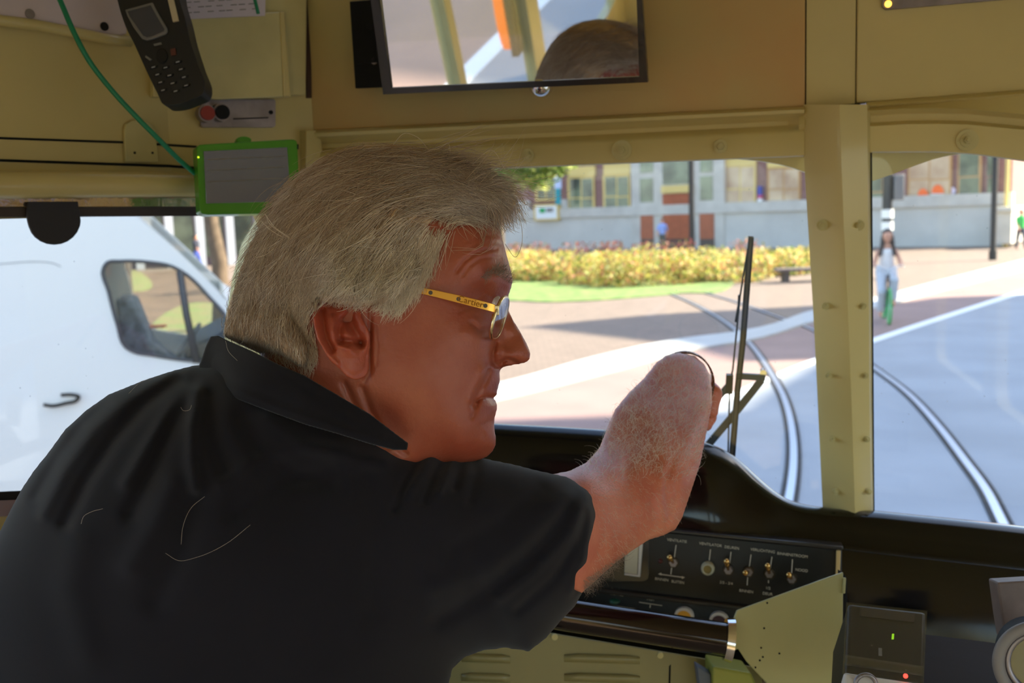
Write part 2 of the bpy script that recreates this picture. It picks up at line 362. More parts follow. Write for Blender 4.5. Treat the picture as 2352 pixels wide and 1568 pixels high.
# flower bed: a row of mounds between the lawn and the facade
V = []
for i in range(46):
    t = i/45; x = 1110 + 740*t; yb = 652 - 10*abs(t-0.45)*2 - 14*(t > .85) + random.uniform(-10, 8)
    d = G(x, yb); h = 0.62 + 0.22*math.sin(i*1.7) + 0.35*math.exp(-((t-.5)/.16)**2)
    V.append(leaves((d.x, d.y, h*0.45), (0.75, 0.7, h*0.62), 330, 0.075, RNG, .55))
for i in range(40):
    x = 1100 + 760*random.random(); d = G(x, random.uniform(606, 630)); V.append(leaves((d.x, d.y, .36), (1.0, .9, .42), 220, .08, RNG, .5))
V = np.concatenate(V); o = npmesh('flower_bed', V, np.arange(len(V)).reshape(-1, 4), M['hedge']); tag(o, 'yellow and orange leafy flower bed on the lawn', 'flower bed', kind='stuff')
V = []
for i in range(15):
    x = 1180 + 640*random.random(); d = G(x, random.uniform(596, 606)); V.append(leaves((d.x, d.y, .62), (.7, .6, .34), 70, .075, RNG, .4))
V = np.concatenate(V); o = npmesh('pink_blossom', V, np.arange(len(V)).reshape(-1, 4), M['redleaf']); tag(o, 'pink blossom along the back of the flower bed', 'flowers', kind='stuff')

# ------------------------------------------------------------------ facade across the square
FB0 = G(1180, 573); FB1 = G(2200, 565); FD = (FB1-FB0).normalized(); FN = Vector((FD.y, -FD.x, 0))
if FN.dot(FB0) > 0: FN = -FN
FP = (FB0, FN)
def fplane(off): return (FB0+FN*off, FN)
M['brick'] = mat('mauve_brick', (150, 112, 104), 0.9, rgb2=(134, 98, 92), vscale=6)
M['stone'] = mat('grey_limestone', (200, 192, 180), 0.85, var=0.08, vscale=1.5)
M['stone2'] = mat('blue_grey_plinth', (204, 198, 188), 0.85, var=0.06, vscale=0.8)
M['cream'] = mat('cream_frame', (226, 196, 120), 0.6)
M['tan'] = mat('tan_frame', (196, 150, 96), 0.6)
M['door'] = mat('red_brown_door', (168, 84, 48), 0.55, var=0.1, vscale=4)
M['pane'] = mat('dark_pane', (58, 66, 60), 0.15, rgb2=(120, 130, 104), vscale=0.9, spec=0.8)
M['pane2'] = mat('tan_pane', (214, 186, 150), 0.3, rgb2=(170, 130, 100), vscale=0.7, spec=0.6)  # tan panes mottled with brown
M['doorlow'] = mat('door_kickplate', (80, 62, 56), 0.6)
bld = empty('school_building', FB0, 'mauve brick building with cream window frames and pale stone plinth across the square', 'building')
xs0, xs1 = 500, 2320
top = 150
wall = MB().prism([hit(xs0, 590, fplane(0)), hit(xs1, 559, fplane(0)), hit(xs1, 559, fplane(0))+Vector((0, 0, 12)), hit(xs0, 590, fplane(0))+Vector((0, 0, 12))], -FN*9).build('brick_wall', M['brick'], bld)
def fz(px, py, off=0): return hit(px, py, fplane(off))
def fbox(name, x0, y0, x1, y1, off, m, parent=bld, depth=None, y0b=None, y1b=None, bev=0):
    """box on the facade; sides run true vertical, top and bottom true horizontal"""
    a = fz(x0, y1, off); b = fz(x1, y1, off); zt = fz(x0, y0, off).z; b.z = a.z
    P = [a, b, Vector((b.x, b.y, zt)), Vector((a.x, a.y, zt))]
    return MB().prism(P, -FN*(depth if depth else off+0.01)).build(name, m, parent, bevel=bev)
# plinth, moulding
fbox('plinth', 500, 521, 2322, 590, 0.35, M['stone2'])
fbox('plinth_moulding', 500, 508, 2323, 524, 0.5, M['stone'])
# stone bay with the doors
fbox('stone_bay', 1452, 250, 1664, 576, 0.42, M['stone'])
def fwin(x0, y0, x1, y1, cols, rows, fm, pm, off=0.12, head=None):
    fr = fbox('window', x0, y0, x1, y1, off, fm)
    w_ = (x1-x0); h_ = (y1-y0)
    pad = 3
    for c in range(cols):
        for r in range(rows):
            a = x0+pad+(w_-2*pad)*c/cols + 1.6; b = x0+pad+(w_-2*pad)*(c+1)/cols - 1.6
            u = y0+pad+(h_-2*pad)*r/rows + 1.6; v = y0+pad+(h_-2*pad)*(r+1)/rows - 1.6
            fbox('pane', a, u, b, v, off+0.015, pm, fr, 0.012)
    if head: fbox('window_blind', x0, y0-head, x1, y0+1, off+0.06, M['cream'])
    return fr
fwin(1148, 405, 1182, 470, 1, 2, M['cream'], M['pane'], head=14)
fwin(1230, 395, 1278, 462, 2, 1, M['cream'], M['pane'])
fwin(1305, 406, 1366, 505, 2, 2, M['cream'], M['pane'], head=22)
fwin(1386, 402, 1448, 502, 2, 2, M['cream'], M['pane'], head=24)
fwin(1664, 380, 1736, 490, 2, 2, M['cream'], M['pane2'], head=14)
fwin(1762, 385, 1838, 486, 2, 2, M['tan'], M['pane2'], head=14)
fwin(1900, 380, 1960, 486, 2, 2, M['tan'], M['pane'])
fwin(1996, 400, 2030, 484, 1, 2, M['tan'], M['pane'])
fwin(2084, 350, 2184, 476, 2, 2, M['tan'], M['pane2'])
fwin(2198, 340, 2252, 474, 1, 2, M['tan'], M['pane'])
fwin(2262, 340, 2290, 472, 1, 2, M['brick'], M['pane'])
for x0, x1 in ((560, 620), (660, 720), (760, 820), (860, 920), (960, 1020), (1060, 1110)):
    fwin(x0, 420, x1, 500, 2, 2, M['cream'], M['pane'], head=16)
# bay: narrow lights, doors
fbox('narrow_window', 1470, 330, 1500, 397, .45, M['pane']); fbox('narrow_window', 1470, 410, 1500, 464, .45, M['pane'])
fbox('narrow_window', 1608, 330, 1637, 396, .45, M['pane']); fbox('narrow_window', 1608, 405, 1637, 460, .45, M['pane'])
fbox('overdoor_window', 1522, 300, 1588, 424, .45, M['pane'])
fbox('door_lintel', 1518, 427, 1588, 444, .62, M['cream'])
for x0, x1, y0 in ((1472, 1501, 481), (1523, 1586, 446), (1607, 1640, 476)):
    d = fbox('entrance_door', x0, y0, x1, 572, .47, M['door']); fbox('kick_plate', x0, 549, x1, 573, .49, M['doorlow'], d, .03)
    for k in range(5): fbox('door_board', x0+2, y0+6+(549-y0)*k/5, x1-2, y0+2+(549-y0)*(k+1)/5-3, .49, M['door'], d, .03)
fbox('plinth_block', 1187, 462, 1215, 512, .3, M['stone2']); fbox('plinth_block', 1285, 458, 1303, 510, .3, M['stone2'])
# corner pier at the right end of the facade (its side catches the sun)
fbox('corner_pier', 2284, 484, 2322, 560, 2.2, M['stone'], depth=3.0); fbox('pier_cap', 2281, 476, 2325, 486, 2.4, M['stone'], depth=3.4)
# posters in the right window, notice board, banner
M['orange'] = mat('orange_print', (255, 120, 60), 0.7); M['teal'] = mat('teal_banner', (40, 150, 160), 0.7)
M['paleblue'] = mat('pale_blue_cloth', (196, 208, 236), 0.7); M['green_p'] = mat('green_print', (40, 160, 90), 0.7); M['wht'] = mat('white_sheet', (236, 236, 232), 0.7)
for (cx, cy, r) in ((2120, 452, 17), (2154, 446, 20)):
    root = empty('orange_poster', fz(cx, cy, .3), 'round orange and white poster in the window, %s of the two' % ('left' if cx < 2130 else 'right'), 'poster')
    MB().prism([fz(cx+r*.75*math.cos(a), cy+r*math.sin(a), .17) for a in [k*math.pi/10 for k in range(20)]], FN*.03).build('poster_sheet', M['wht'], root)
    MB().prism([fz(cx+r*.72*math.cos(a), cy-2+r*math.sin(a), .23) for a in [math.pi+k*math.pi/10 for k in range(11)]], FN*.02).build('orange_print', M['orange'], root)
r = empty('notice_board', fz(1250, 505, .5), 'white notice board with a green square on the grey plinth wall', 'notice board')
fbox('frame', 1227, 470, 1283, 507, .62, M['cream'], r, .3); fbox('sheet', 1231, 474, 1279, 503, .66, M['wht'], r, .05)
fbox('green_notice', 1239, 478, 1252, 489, .68, M['green_p'], r, .03); fbox('grey_notice', 1255, 478, 1270, 487, .68, M['grey'], r, .03)
r = empty('hanging_banner', fz(1283, 470, 1.2), 'narrow pale blue and teal banner hanging on the brick facade', 'banner')
fbox('pale_cloth', 1274, 404, 1289, 433, 1.2, M['paleblue'], r, .04); fbox('teal_cloth', 1276, 433, 1288, 470, 1.2, M['teal'], r, .04)
fbox('bracket', 1278, 402, 1282, 404.5, 1.2, M['grey'], r, 1.0)
# pale lamp globes etc. fixed to the facade are small round alarm boxes
r = empty('alarm_box', fz(1373, 496, .6), 'small round white box on the brick between two tall windows', 'alarm box')
MB().disc(fz(1373, 496, .1), FN, .13, .2).build('housing', M['wht'], r)
r = empty('wall_sign', fz(1744, 450, .3), 'blue and red sign on the brick pier beside the lit windows', 'sign')
fbox('blue_panel', 1740, 428, 1748, 448, .3, mat('blue_sign', (40, 60, 160), .5), r, .3); fbox('red_panel', 1740, 448, 1748, 456, .31, mat('pink_sign', (200, 60, 110), .5), r, .3); fbox('white_panel', 1740, 456, 1748, 464, .31, M['wht'], r, .3)
r = empty('wall_plaque', fz(2187, 438, .3), 'round pinkish plaque on the brick pier right of the posters', 'plaque')
MB().disc(fz(2187, 438, .02), FN, .17, .06).build('plaque', mat('pink_plaque', (226, 206, 220), .5), r)

# poles
M['pole'] = mat('black_pole', (34, 34, 38), 0.5)
def pole(px, ytop, ybase, wpx, name, label, cat, stripes=()):
    b = G(px, ybase); dist = (C(px, ybase, 1)-EYE); D = (b-EYE).length/dist.length
    r_ = wpx/F*D/2; topz = hit(px, ytop, (b, Vector((b.x, b.y, 0)).normalized())).z
    root = empty(name, b, label, cat)
    MB().tube([b, b+Vector((0, 0, topz))], r_, 16).build('shaft', M['pole'], root, True, sharp=50)
    MB().tube([b, b+Vector((0, 0, .35))], r_*1.35, 16).build('foot', M['pole'], root, True, sharp=50)
    for (y0, y1) in stripes:
        z0 = hit(px, y1, (b, Vector((b.x, b.y, 0)).normalized())).z; z1 = hit(px, y0, (b, Vector((b.x, b.y, 0)).normalized())).z
        MB().tube([b+Vector((0, 0, z0)), b+Vector((0, 0, z1))], r_*1.18, 16).build('white_band', M['wht'], root, True, sharp=50)
    return root, b, D, topz
pole(1590, 250, 590, 13, 'lamp_post', 'dark lamp post in front of the large brown door', 'lamp post')
pole(2280, 250, 597, 13, 'lamp_post', 'dark lamp post in front of the pale corner pier', 'lamp post')
rt, b, D, tz = pole(2036, 300, 640, 22, 'traffic_pole', 'black traffic pole with white bands behind the cyclist', 'traffic pole', [(481, 501), (509, 529), (538, 552)])
MB().box(b+Vector((.28, -.1, hit(2066, 430, (b, Vector((b.x, b.y, 0)).normalized())).z)), .3, .2, .75).build('signal_box', M['grey'], rt, bevel=.03)
pole(2309, 330, 566, 9, 'yellow_post', 'slim sunlit yellow post at the building corner', 'post')[0]
for o in list(COL.objects):
    if o.parent and o.parent.name.startswith('yellow_post'): o.data.materials.clear(); o.data.materials.append(M['cream'])

# bench slab right of the bed
b = G(1825, 648); rb = empty('stone_bench', b, 'low dark slab bench at the right end of the flower bed', 'bench')
MB().box(b+Vector((.3, .3, .36)), 1.6, .55, .09).build('seat_slab', mat('dark_slab', (110, 96, 92), .8), rb, bevel=.01)
for sx in (-.5, .5): MB().box(b+Vector((.3+sx, .3, .16)), .16, .4, .32).build('support', mat('slab_leg', (90, 80, 76), .8), rb)

# trees
M['bark'] = mat('bark', (98, 82, 66), 0.95, var=0.25, vscale=6, bump=0.8, bscale=12)
M['bark2'] = mat('dark_bark', (84, 76, 72), 0.95, var=0.25, vscale=6, bump=0.8, bscale=12)
def tree(px, ybase, wpx, h, crown, label, bark, low=None):
    b = G(px, ybase); D = (b-EYE).length; r_ = wpx/F*D/2; root = empty('street_tree', b, label, 'tree')
    pts = [b+Vector((0.04*math.sin(k*1.3)*k, 0.05*k, h*k/6)) for k in range(7)]
    MB().tube(pts, [r_*1.25, r_*1.02]+[r_*(1-.09*k) for k in range(5)], 14).build('trunk', bark, root, True)
    rs = np.random.default_rng(int(px)); V = []
    top_ = pts[-1]
    for k in range(crown):
        a = rs.random()*6.28; rr = 2.4*math.sqrt(rs.random()); c = (top_.x+rr*math.cos(a), top_.y+rr*math.sin(a), h+rs.uniform(-.4, 2.6))
        V.append(leaves(c, (.9, .9, .6), 130, .11, rs, .3))
    mb = MB()
    for k in range(6):
        a = k*1.05; mb.tube([top_, top_+Vector((.9*math.cos(a), .9*math.sin(a), .7)), top_+Vector((1.9*math.cos(a), 1.9*math.sin(a), 1.2))], [r_*.5, r_*.3, r_*.1], 8)
    mb.build('branches', bark, root, True)
    V = np.concatenate(V); npmesh('foliage', V, np.arange(len(V)).reshape(-1, 4), M['leaf'], root)
    if low:
        V = np.concatenate([leaves(tuple(C(x, y, dd)), (.6, .5, .4), 110, .12, rs, .2) for x, y, dd in low]); 
        npmesh('hanging_foliage', V, np.arange(len(V)).reshape(-1, 4), M['leaf'], root)
        mb = MB()
        for x, y, dd in low[::3]: mb.tube([pts[-1], (pts[-1]+C(x, y, dd))/2+Vector((0, 0, .5)), C(x, y, dd)], [.06, .04, .015], 6)
        mb.build('branches', bark, root, True)
tree(1152, 640, 16, 5.2, 22, 'pale trunked tree with low hanging branches left of the tall windows', M['bark'],
     [(1140, 372, 34), (1160, 384, 34), (1185, 372, 34), (1200, 392, 35), (1215, 378, 34), (1232, 398, 35), (1245, 380, 34), (1262, 388, 34), (1278, 378, 34), (1196, 410, 35), (1225, 415, 35), (1250, 372, 34), (1175, 400, 35), (1150, 396, 34), (1290, 372, 34), (1270, 384, 34), (1240, 412, 35), (1210, 400, 34), (1165, 410, 34), (1180, 385, 34), (1225, 372, 34)])
tree(508, 760, 34, 4.6, 24, 'brown tree trunk between the white van and the driver', M['bark'])
tree(288, 690, 27, 5.0, 16, 'dark tree trunk seen through the van window', M['bark2'])
# small pole foot
# ------------------------------------------------------------------ building behind the van
lb0 = Vector((-27, 52, 0)); lb1 = Vector((-9.5, 60, 0)); LD = (lb1-lb0).normalized(); LN = Vector((LD.y, -LD.x, 0))
lb = empty('arcade_building', lb0, 'blue grey building with white columns behind the white van', 'building')
MB().prism([lb0, lb1, lb1+Vector((0, 0, 11)), lb0+Vector((0, 0, 11))], -LN*8).build('wall', mat('dusky_brick', (128, 108, 110), .9, var=.1, vscale=2), lb)
for k in range(12):
    p = lb0+LD*(0.8+k*1.62)+LN*.8
    MB().box(p+Vector((0, 0, 2.6)), .42, .42, 5.2, (LD, LN, Vector((0, 0, 1)))).build('column', mat('white_column', (176, 178, 184), .7) if k == 0 else bpy.data.materials['white_column'], lb)
    MB().box(p+LD*.81-LN*.74+Vector((0, 0, 2.2)), 1.1, .1, 3.4, (LD, LN, Vector((0, 0, 1)))).build('window', M['pane'], lb)
MB().box(lb0+LD*9+LN*.6+Vector((0, 0, 5.4)), 18, 1.4, .5, (LD, LN, Vector((0, 0, 1)))).build('canopy', M['stone'], lb)

# ------------------------------------------------------------------ capsule figures
def sdf_mesh(prims, res, k=0.02, pad=0.03):
    """prims: (a, b, ra, rb) round cones, smooth-blended and meshed in world space"""
    P = [(np.array(a, float), np.array(b, float), ra, rb) for a, b, ra, rb in prims]
    lo = np.min([np.minimum(a, b)-max(ra, rb) for a, b, ra, rb in P], 0)-pad; hi = np.max([np.maximum(a, b)+max(ra, rb) for a, b, ra, rb in P], 0)+pad
    ax = [np.arange(lo[i], hi[i]+res, res) for i in range(3)]
    X = np.stack(np.meshgrid(*ax, indexing='ij'), -1).astype(np.float32); f = None
    for a, b, ra, rb in P:
        ab = b-a; t = np.clip(((X-a) @ ab)/(ab @ ab+1e-12), 0, 1); d = np.linalg.norm(X-a-t[..., None]*ab, axis=-1)-(ra+(rb-ra)*t)
        if f is None: f = d
        else:
            h = np.clip(0.5+0.5*(f-d)/k, 0, 1); f = f*(1-h)+d*h-k*h*(1-h)
    return nets(f, ax)
def nets(f, ax):
    """surface nets on a scalar grid; returns verts (grid axes units) and quads"""
    s = f < 0; nx, ny, nz = f.shape
    c = s[:-1, :-1, :-1].astype(np.int8)*0; 
    for i in (0, 1):
        for j in (0, 1):
            for k in (0, 1): c = c + s[i:nx-1+i, j:ny-1+j, k:nz-1+k]
    act = (c > 0) & (c < 8); idx = -np.ones(act.shape, np.int64); I, J, K = np.nonzero(act); idx[I, J, K] = np.arange(len(I))
    acc = np.zeros((len(I), 3)); cnt = np.zeros(len(I))
    E = [((0, 0, 0), (1, 0, 0)), ((0, 1, 0), (1, 1, 0)), ((0, 0, 1), (1, 0, 1)), ((0, 1, 1), (1, 1, 1)), ((0, 0, 0), (0, 1, 0)), ((1, 0, 0), (1, 1, 0)), ((0, 0, 1), (0, 1, 1)), ((1, 0, 1), (1, 1, 1)),
         ((0, 0, 0), (0, 0, 1)), ((1, 0, 0), (1, 0, 1)), ((0, 1, 0), (0, 1, 1)), ((1, 1, 0), (1, 1, 1))]
    for a, b in E:
        fa = f[I+a[0], J+a[1], K+a[2]].astype(float); fb = f[I+b[0], J+b[1], K+b[2]].astype(float); m = (fa < 0) != (fb < 0)
        t = np.where(m, fa/np.where(m, fa-fb, 1), 0)
        for q in range(3): acc[:, q] += np.where(m, a[q]+t*(b[q]-a[q]), 0)
        cnt += m
    L = acc/cnt[:, None]+np.stack([I, J, K], 1)
    V = np.stack([np.interp(L[:, q], np.arange(len(ax[q])), ax[q]) for q in range(3)], 1)
    Fs = []
    for axis in range(3):
        sl = [slice(None)]*3; s2 = [slice(None)]*3; sl[axis] = slice(0, -1); s2[axis] = slice(1, None)
        a = s[tuple(sl)]; b = s[tuple(s2)]; ch = a != b; i, j, k = np.nonzero(ch); o1, o2 = [(1, 2), (2, 0), (0, 1)][axis]
        co = [i, j, k]; ok = (co[o1] > 0) & (co[o2] > 0) & (co[o1] < f.shape[o1]-1) & (co[o2] < f.shape[o2]-1); co = [q[ok] for q in co]; ins = a[co[0], co[1], co[2]]
        def g(d1, d2):
            c2 = [co[0].copy(), co[1].copy(), co[2].copy()]; c2[o1] -= d1; c2[o2] -= d2; return idx[c2[0], c2[1], c2[2]]
        q = np.stack([g(1, 1), g(0, 1), g(0, 0), g(1, 0)], 1); q[~ins] = q[~ins][:, ::-1]; Fs.append(q)
    Q = np.concatenate(Fs); Q = Q[(Q >= 0).all(1)]
    return V, Q
def sdf_part(name, prims, m, parent, res=.02, k=.03):
    V, Q = sdf_mesh(prims, res, k); return npmesh(name, V, Q, m, parent, True)
M['skin'] = mat('skin', (176, 99, 74), 0.4, rgb2=(158, 76, 55), vscale=18, bump=0.12, bscale=350, sss=0.25)
M['skinfar'] = mat('skin_far', (206, 146, 118), 0.6)
M['hairdark'] = mat('dark_hair', (52, 36, 34), 0.6)
def walker(base, fwd, h, topm, legm, hairm, label, hairlen=0.0):
    """a standing or walking person, base on the ground"""
    r = empty('person', base, label, 'person'); b = Vector(base); f = Vector(fwd).normalized(); l = Vector((-f.y, f.x, 0)); s = h/1.75
    def P(x, y, z): return b+(l*x+f*y+Vector((0, 0, z)))*s
    body = [(P(0, 0, 1.62), P(0, .02, 1.66), .095*s, .10*s), (P(0, 0, 1.42), P(0, 0, 1.55), .055*s, .05*s), (P(0, 0, 1.0), P(0, 0, 1.38), .12*s, .14*s)]
    for sg, st in ((1, .22), (-1, -.2)):
        body += [(P(.18*sg, 0, 1.4), P(.23*sg, -st*.5, 1.12), .05*s, .042*s), (P(.23*sg, -st*.5, 1.12), P(.22*sg, -st*.5+.16, .9), .04*s, .03*s), (P(.22*sg, -st*.5+.16, .9), P(.22*sg, -st*.5+.2, .82), .035*s, .02*s),
                 (P(.09*sg, 0, .92), P(.09*sg, st*.6, .48), .085*s, .058*s), (P(.09*sg, st*.6, .48), P(.09*sg, st*1.1, .07), .055*s, .035*s), (P(.09*sg, st*1.1, .05), P(.09*sg, st*1.1+.16, .04), .04*s, .032*s)]
    sdf_part('body', body, M['skinfar'], r)
    sdf_part('shirt', [(P(0, 0, .98), P(0, 0, 1.38), .15*s, .16*s), (P(-.15, 0, 1.38), P(.15, 0, 1.38), .08*s, .08*s)]+[(P(.17*sg, 0, 1.4), P(.22*sg, -st*.4, 1.18), .07*s, .06*s) for sg, st in ((1, .22), (-1, -.2))], topm, r)
    sdf_part('trousers', [(P(0, 0, .9), P(0, 0, 1.0), .15*s, .145*s)]+[q for sg, st in ((1, .22), (-1, -.2)) for q in ((P(.09*sg, 0, .9), P(.09*sg, st*.6, .48), .1*s, .075*s), (P(.09*sg, st*.6, .48), P(.09*sg, st*1.05, .1), .073*s, .06*s))], legm, r)
    hp = [(P(0, -.03, 1.68), P(0, -.01, 1.70), .108*s, .105*s)]
    if hairlen: hp += [(P(.07*sg, -.04, 1.64), P(.10*sg, .02, 1.64-hairlen), .05*s, .03*s) for sg in (-1, 1)]+[(P(0, -.08, 1.64), P(0, -.1, 1.64-hairlen), .07*s, .05*s)]
    sdf_part('hair', hp, hairm, r)
    return r, P
walker(G(1522, 579), (-.4, -1, 0), 1.76, mat('blue_white_shirt', (150, 170, 226), .8), mat('grey_trousers', (84, 84, 80), .8), M['hairdark'], 'pedestrian in a light blue shirt walking past the large brown door')
walker(G(2344, 572), (0, -1, 0), 1.7, mat('green_shirt', (70, 190, 90), .8), mat('dark_trousers', (60, 66, 84), .8), mat('orange_hair', (220, 150, 110), .8), 'distant person in a green shirt at the right edge of the square')
walker(G(455, 624), (1, 0, 0), 1.8, mat('dark_jacket', (40, 42, 60), .8), mat('blue_trousers', (70, 90, 170), .8), M['hairdark'], 'person in a dark jacket left of the brown tree trunk')
# cyclist
bc = G(2036, 738); fd = Vector((-.28, -1, 0)).normalized(); ld = Vector((-fd.y, fd.x, 0))
def BP(x, y, z): return bc+ld*x+fd*y+Vector((0, 0, z))
bike = empty('bicycle', bc, 'bicycle with green tyres ridden towards the tram', 'bicycle')
M['gtyre'] = mat('green_tyre', (60, 170, 90), .6)
for yy in (-.5, .56):
    wv = MB().torus(BP(0, yy, .35), ld, .33, .022, 40, 8).build('wheel', M['gtyre'], bike, True)
    hb = MB().disc(BP(-.03, yy, .35), ld, .03, .06, 12)
    for k in range(12): hb.tube([BP(0, yy, .35), BP(0, yy+.32*math.cos(k*math.pi/6), .35+.32*math.sin(k*math.pi/6))], .003, 4)
    hb.build('spokes', M['chrome'], wv)
fr = MB()
for a, b2, rr in (((0, -.5, .35), (0, -.05, .3), .014), ((0, -.05, .3), (0, -.2, .85), .018), ((0, -.05, .3), (0, .38, .72), .018), ((0, -.17, .78), (0, .37, .8), .016), ((0, -.5, .35), (0, -.18, .8), .01), ((0, .56, .35), (0, .36, .95), .018)):
    fr.tube([BP(*a), BP(*b2)], rr, 8)
fr.build('frame', M['pole'], bike, True)
MB().tube([BP(-.28, .2, 1.08), BP(-.2, .32, 1.1), BP(0, .36, 1.02), BP(.2, .32, 1.1), BP(.28, .2, 1.08)], .014, 8).build('handlebar', M['chrome'], bike, True)
MB().ball(BP(0, -.22, .9), .1, 16, 8, (1, 1.2, .45)).build('saddle', M['rubber'], bike, True)
MB().box(BP(0, -.05, .3), .26, .06, .04, (ld, fd, Vector((0, 0, 1)))).build('pedals', M['rubber'], bike)
cy = empty('person', bc+Vector((0, 0, .02)), 'woman with long dark hair in a white top riding the green tyred bicycle', 'person')
bd = [(BP(0, -.02, 1.62), BP(0, 0, 1.67), .085, .09), (BP(0, -.08, 1.4), BP(0, -.04, 1.56), .05, .045), (BP(0, -.2, 1.0), BP(0, -.1, 1.36), .12, .12)]
tr = [(BP(-.05, -.2, .97), BP(.05, -.2, .97), .15, .15)]
for sg, ky, kz, fy, fz_ in ((1, .22, .82, .12, .42), (-1, .2, .6, -.02, .18)):
    bd += [(BP(.16*sg, -.08, 1.36), BP(.24*sg, .02, 1.14), .045, .038), (BP(.24*sg, .02, 1.14), BP(.24*sg, .2, 1.1), .036, .028), (BP(.24*sg, .2, 1.1), BP(.23*sg, .28, 1.09), .03, .02),
           (BP(.1*sg, -.18, .95), BP(.11*sg, ky, kz), .08, .055), (BP(.11*sg, ky, kz), BP(.11*sg, fy, fz_), .05, .035), (BP(.11*sg, fy, fz_-.02), BP(.11*sg, fy+.16, fz_-.06), .038, .03)]
    tr += [(BP(.1*sg, -.18, .95), BP(.11*sg, ky, kz), .1, .078), (BP(.11*sg, ky, kz), BP(.11*sg, fy, fz_+.06), .076, .07)]
sdf_part('body', bd, M['skinfar'], cy, .016)
sdf_part('top', [(BP(0, -.2, 1.02), BP(0, -.1, 1.34), .14, .13), (BP(-.1, -.09, 1.34), BP(.1, -.09, 1.34), .075, .075)], mat('white_top', (236, 226, 220), .8), cy, .016)
sdf_part('trousers', tr, mat('pale_trousers', (196, 196, 200), .8), cy, .016)
sdf_part('hair', [(BP(0, -.05, 1.68), BP(0, -.03, 1.71), .1, .095)]+[(BP(.075*sg, -.03, 1.64), BP(.13*sg, .02, 1.3), .045, .03) for sg in (-1, 1)]+[(BP(0, -.1, 1.62), BP(0, -.16, 1.3), .07, .05)], M['hairdark'], cy, .016)

# ------------------------------------------------------------------ white van
va = G(140, 1); 
VD = Vector((0.96, 0.28, 0)).normalized(); vp0 = C(285, 810, 8.1); VN = Vector((VD.y, -VD.x, 0))
if VN.dot(vp0) > 0: VN = -VN
VPL = (vp0, VN); W2 = 1.95
def vh(x, y, off=0): return hit(x, y, (vp0+VN*off, VN))
M['van'] = mat('van_white', (242, 236, 226), 0.35, coat=0.4); M['vanseal'] = mat('van_seal', (70, 70, 72), .6)
vz = vh(285, 1160).z
van = empty('van', (vh(-200, 900).x, vh(-200, 900).y, 0), 'white delivery van beyond the cab side window', 'van')
outl = [(-1500, 470), (290, 470), (322, 498), (420, 588), (515, 680), (560, 730), (700, 790), (800, 850), (830, 960), (830, 1150), (-1500, 1180)]
winl = smoothline([(238, 615), (247, 603), (275, 600), (340, 602), (395, 612), (430, 632), (480, 682), (520, 730), (520, 834), (440, 828), (350, 815), (305, 806), (288, 795), (270, 745), (250, 670)], 4, True)
hi_ = [vh(x, y) for x, y in outl]; hole = [vh(x, y) for x, y in winl]
holed('side_panel', hi_, [hole], -VN*0.06, M['van'], van)
off2 = -VN*W2
holed('side_panel', [p+off2 for p in hi_], [[p+off2 for p in hole]], VN*.06, M['van'], van)
n = len(hi_)
MB().prism([hi_[1], hi_[0], hi_[0]+off2, hi_[1]+off2], (0, 0, -.04)).build('roof', M['van'], van)
MB().prism([hi_[0], hi_[-1], hi_[-1]+off2, hi_[0]+off2], VD*.04).build('rear_doors', M['van'], van)
MB().prism([hi_[4], hi_[1], hi_[1]+off2, hi_[4]+off2], -VD*.01).build('windscreen', M['glass'], van)
for a in ((4, 6), (6, 8), (8, 9)): MB().prism([hi_[a[0]], hi_[a[1]], hi_[a[1]]+off2, hi_[a[0]]+off2], -VD*.03).build('nose_panel', M['van'], van)
MB().prism([hi_[9], hi_[10], hi_[10]+off2, hi_[9]+off2], (0, 0, .03)).build('underside', M['blackmat'], van)
MB().prism([p-VN*.03 for p in hole], -VN*.006).build('side_window', glass_mat('van_glass', (.78, .8, .78), .06, .03), van)
gk = MB(); gk.tube([p+VN*.004 for p in hole+[hole[0]]], .016, 6, False); gk.tube([vh(413, 622, .005), vh(428, 720, .005), vh(452, 832, .005)], .03, 6); gk.build('window_seal', M['vanseal'], van, True)
# door handle and panel seam
hb = MB(); hb.tube([vh(x, y, .035) for x, y in smoothline([(100, 929), (120, 932), (150, 926), (178, 917), (181, 911), (170, 907), (140, 907)], 4)], [.014]*25, 8); hb.build('door_handle', M['rubber'], van, True)
MB().tube([vh(x, y, .001) for x, y in smoothline([(-300, 612), (0, 606), (90, 601), (120, 604), (140, 612)], 4)], .003, 4).build('panel_seam', M['grey'], van)
for x in (660, -900):
    c = vh(x, 1150, -.1); c.z = .36; wv = MB().torus(c, VN, .25, .11, 32, 12).build('wheel', M['rubber'], van, True); MB().disc(c-VN*.02, VN, .2, .08).build('hub_cap', M['grey'], wv)
# inside: dashboard, wheel, seat
ii = -VN*.75
MB().prism([vh(x, y)+ii*.4 for x, y in ((420, 815), (560, 745), (640, 800), (620, 960), (430, 960))], -VN*1.4).build('dashboard', M['blackmat'], van, bevel=.03)
MB().torus(vh(425, 805)+ii*.7, (VD*-.8+Vector((0, 0, .6))), .2, .016, 36, 8).build('steering_wheel', M['grey'], van, True)
MB().prism([vh(x, y)+ii*.4 for x, y in ((255, 690), (300, 690), (345, 800), (420, 860), (420, 930), (290, 930))], -VN*.5).build('seat', mat('patterned_seat', (60, 66, 78), .9, rgb2=(130, 138, 150), vscale=14), van, bevel=.04)
MB().box(vh(350, 768)+ii*.9, .14, .1, .02).build('paper_cup', M['orange'], van)
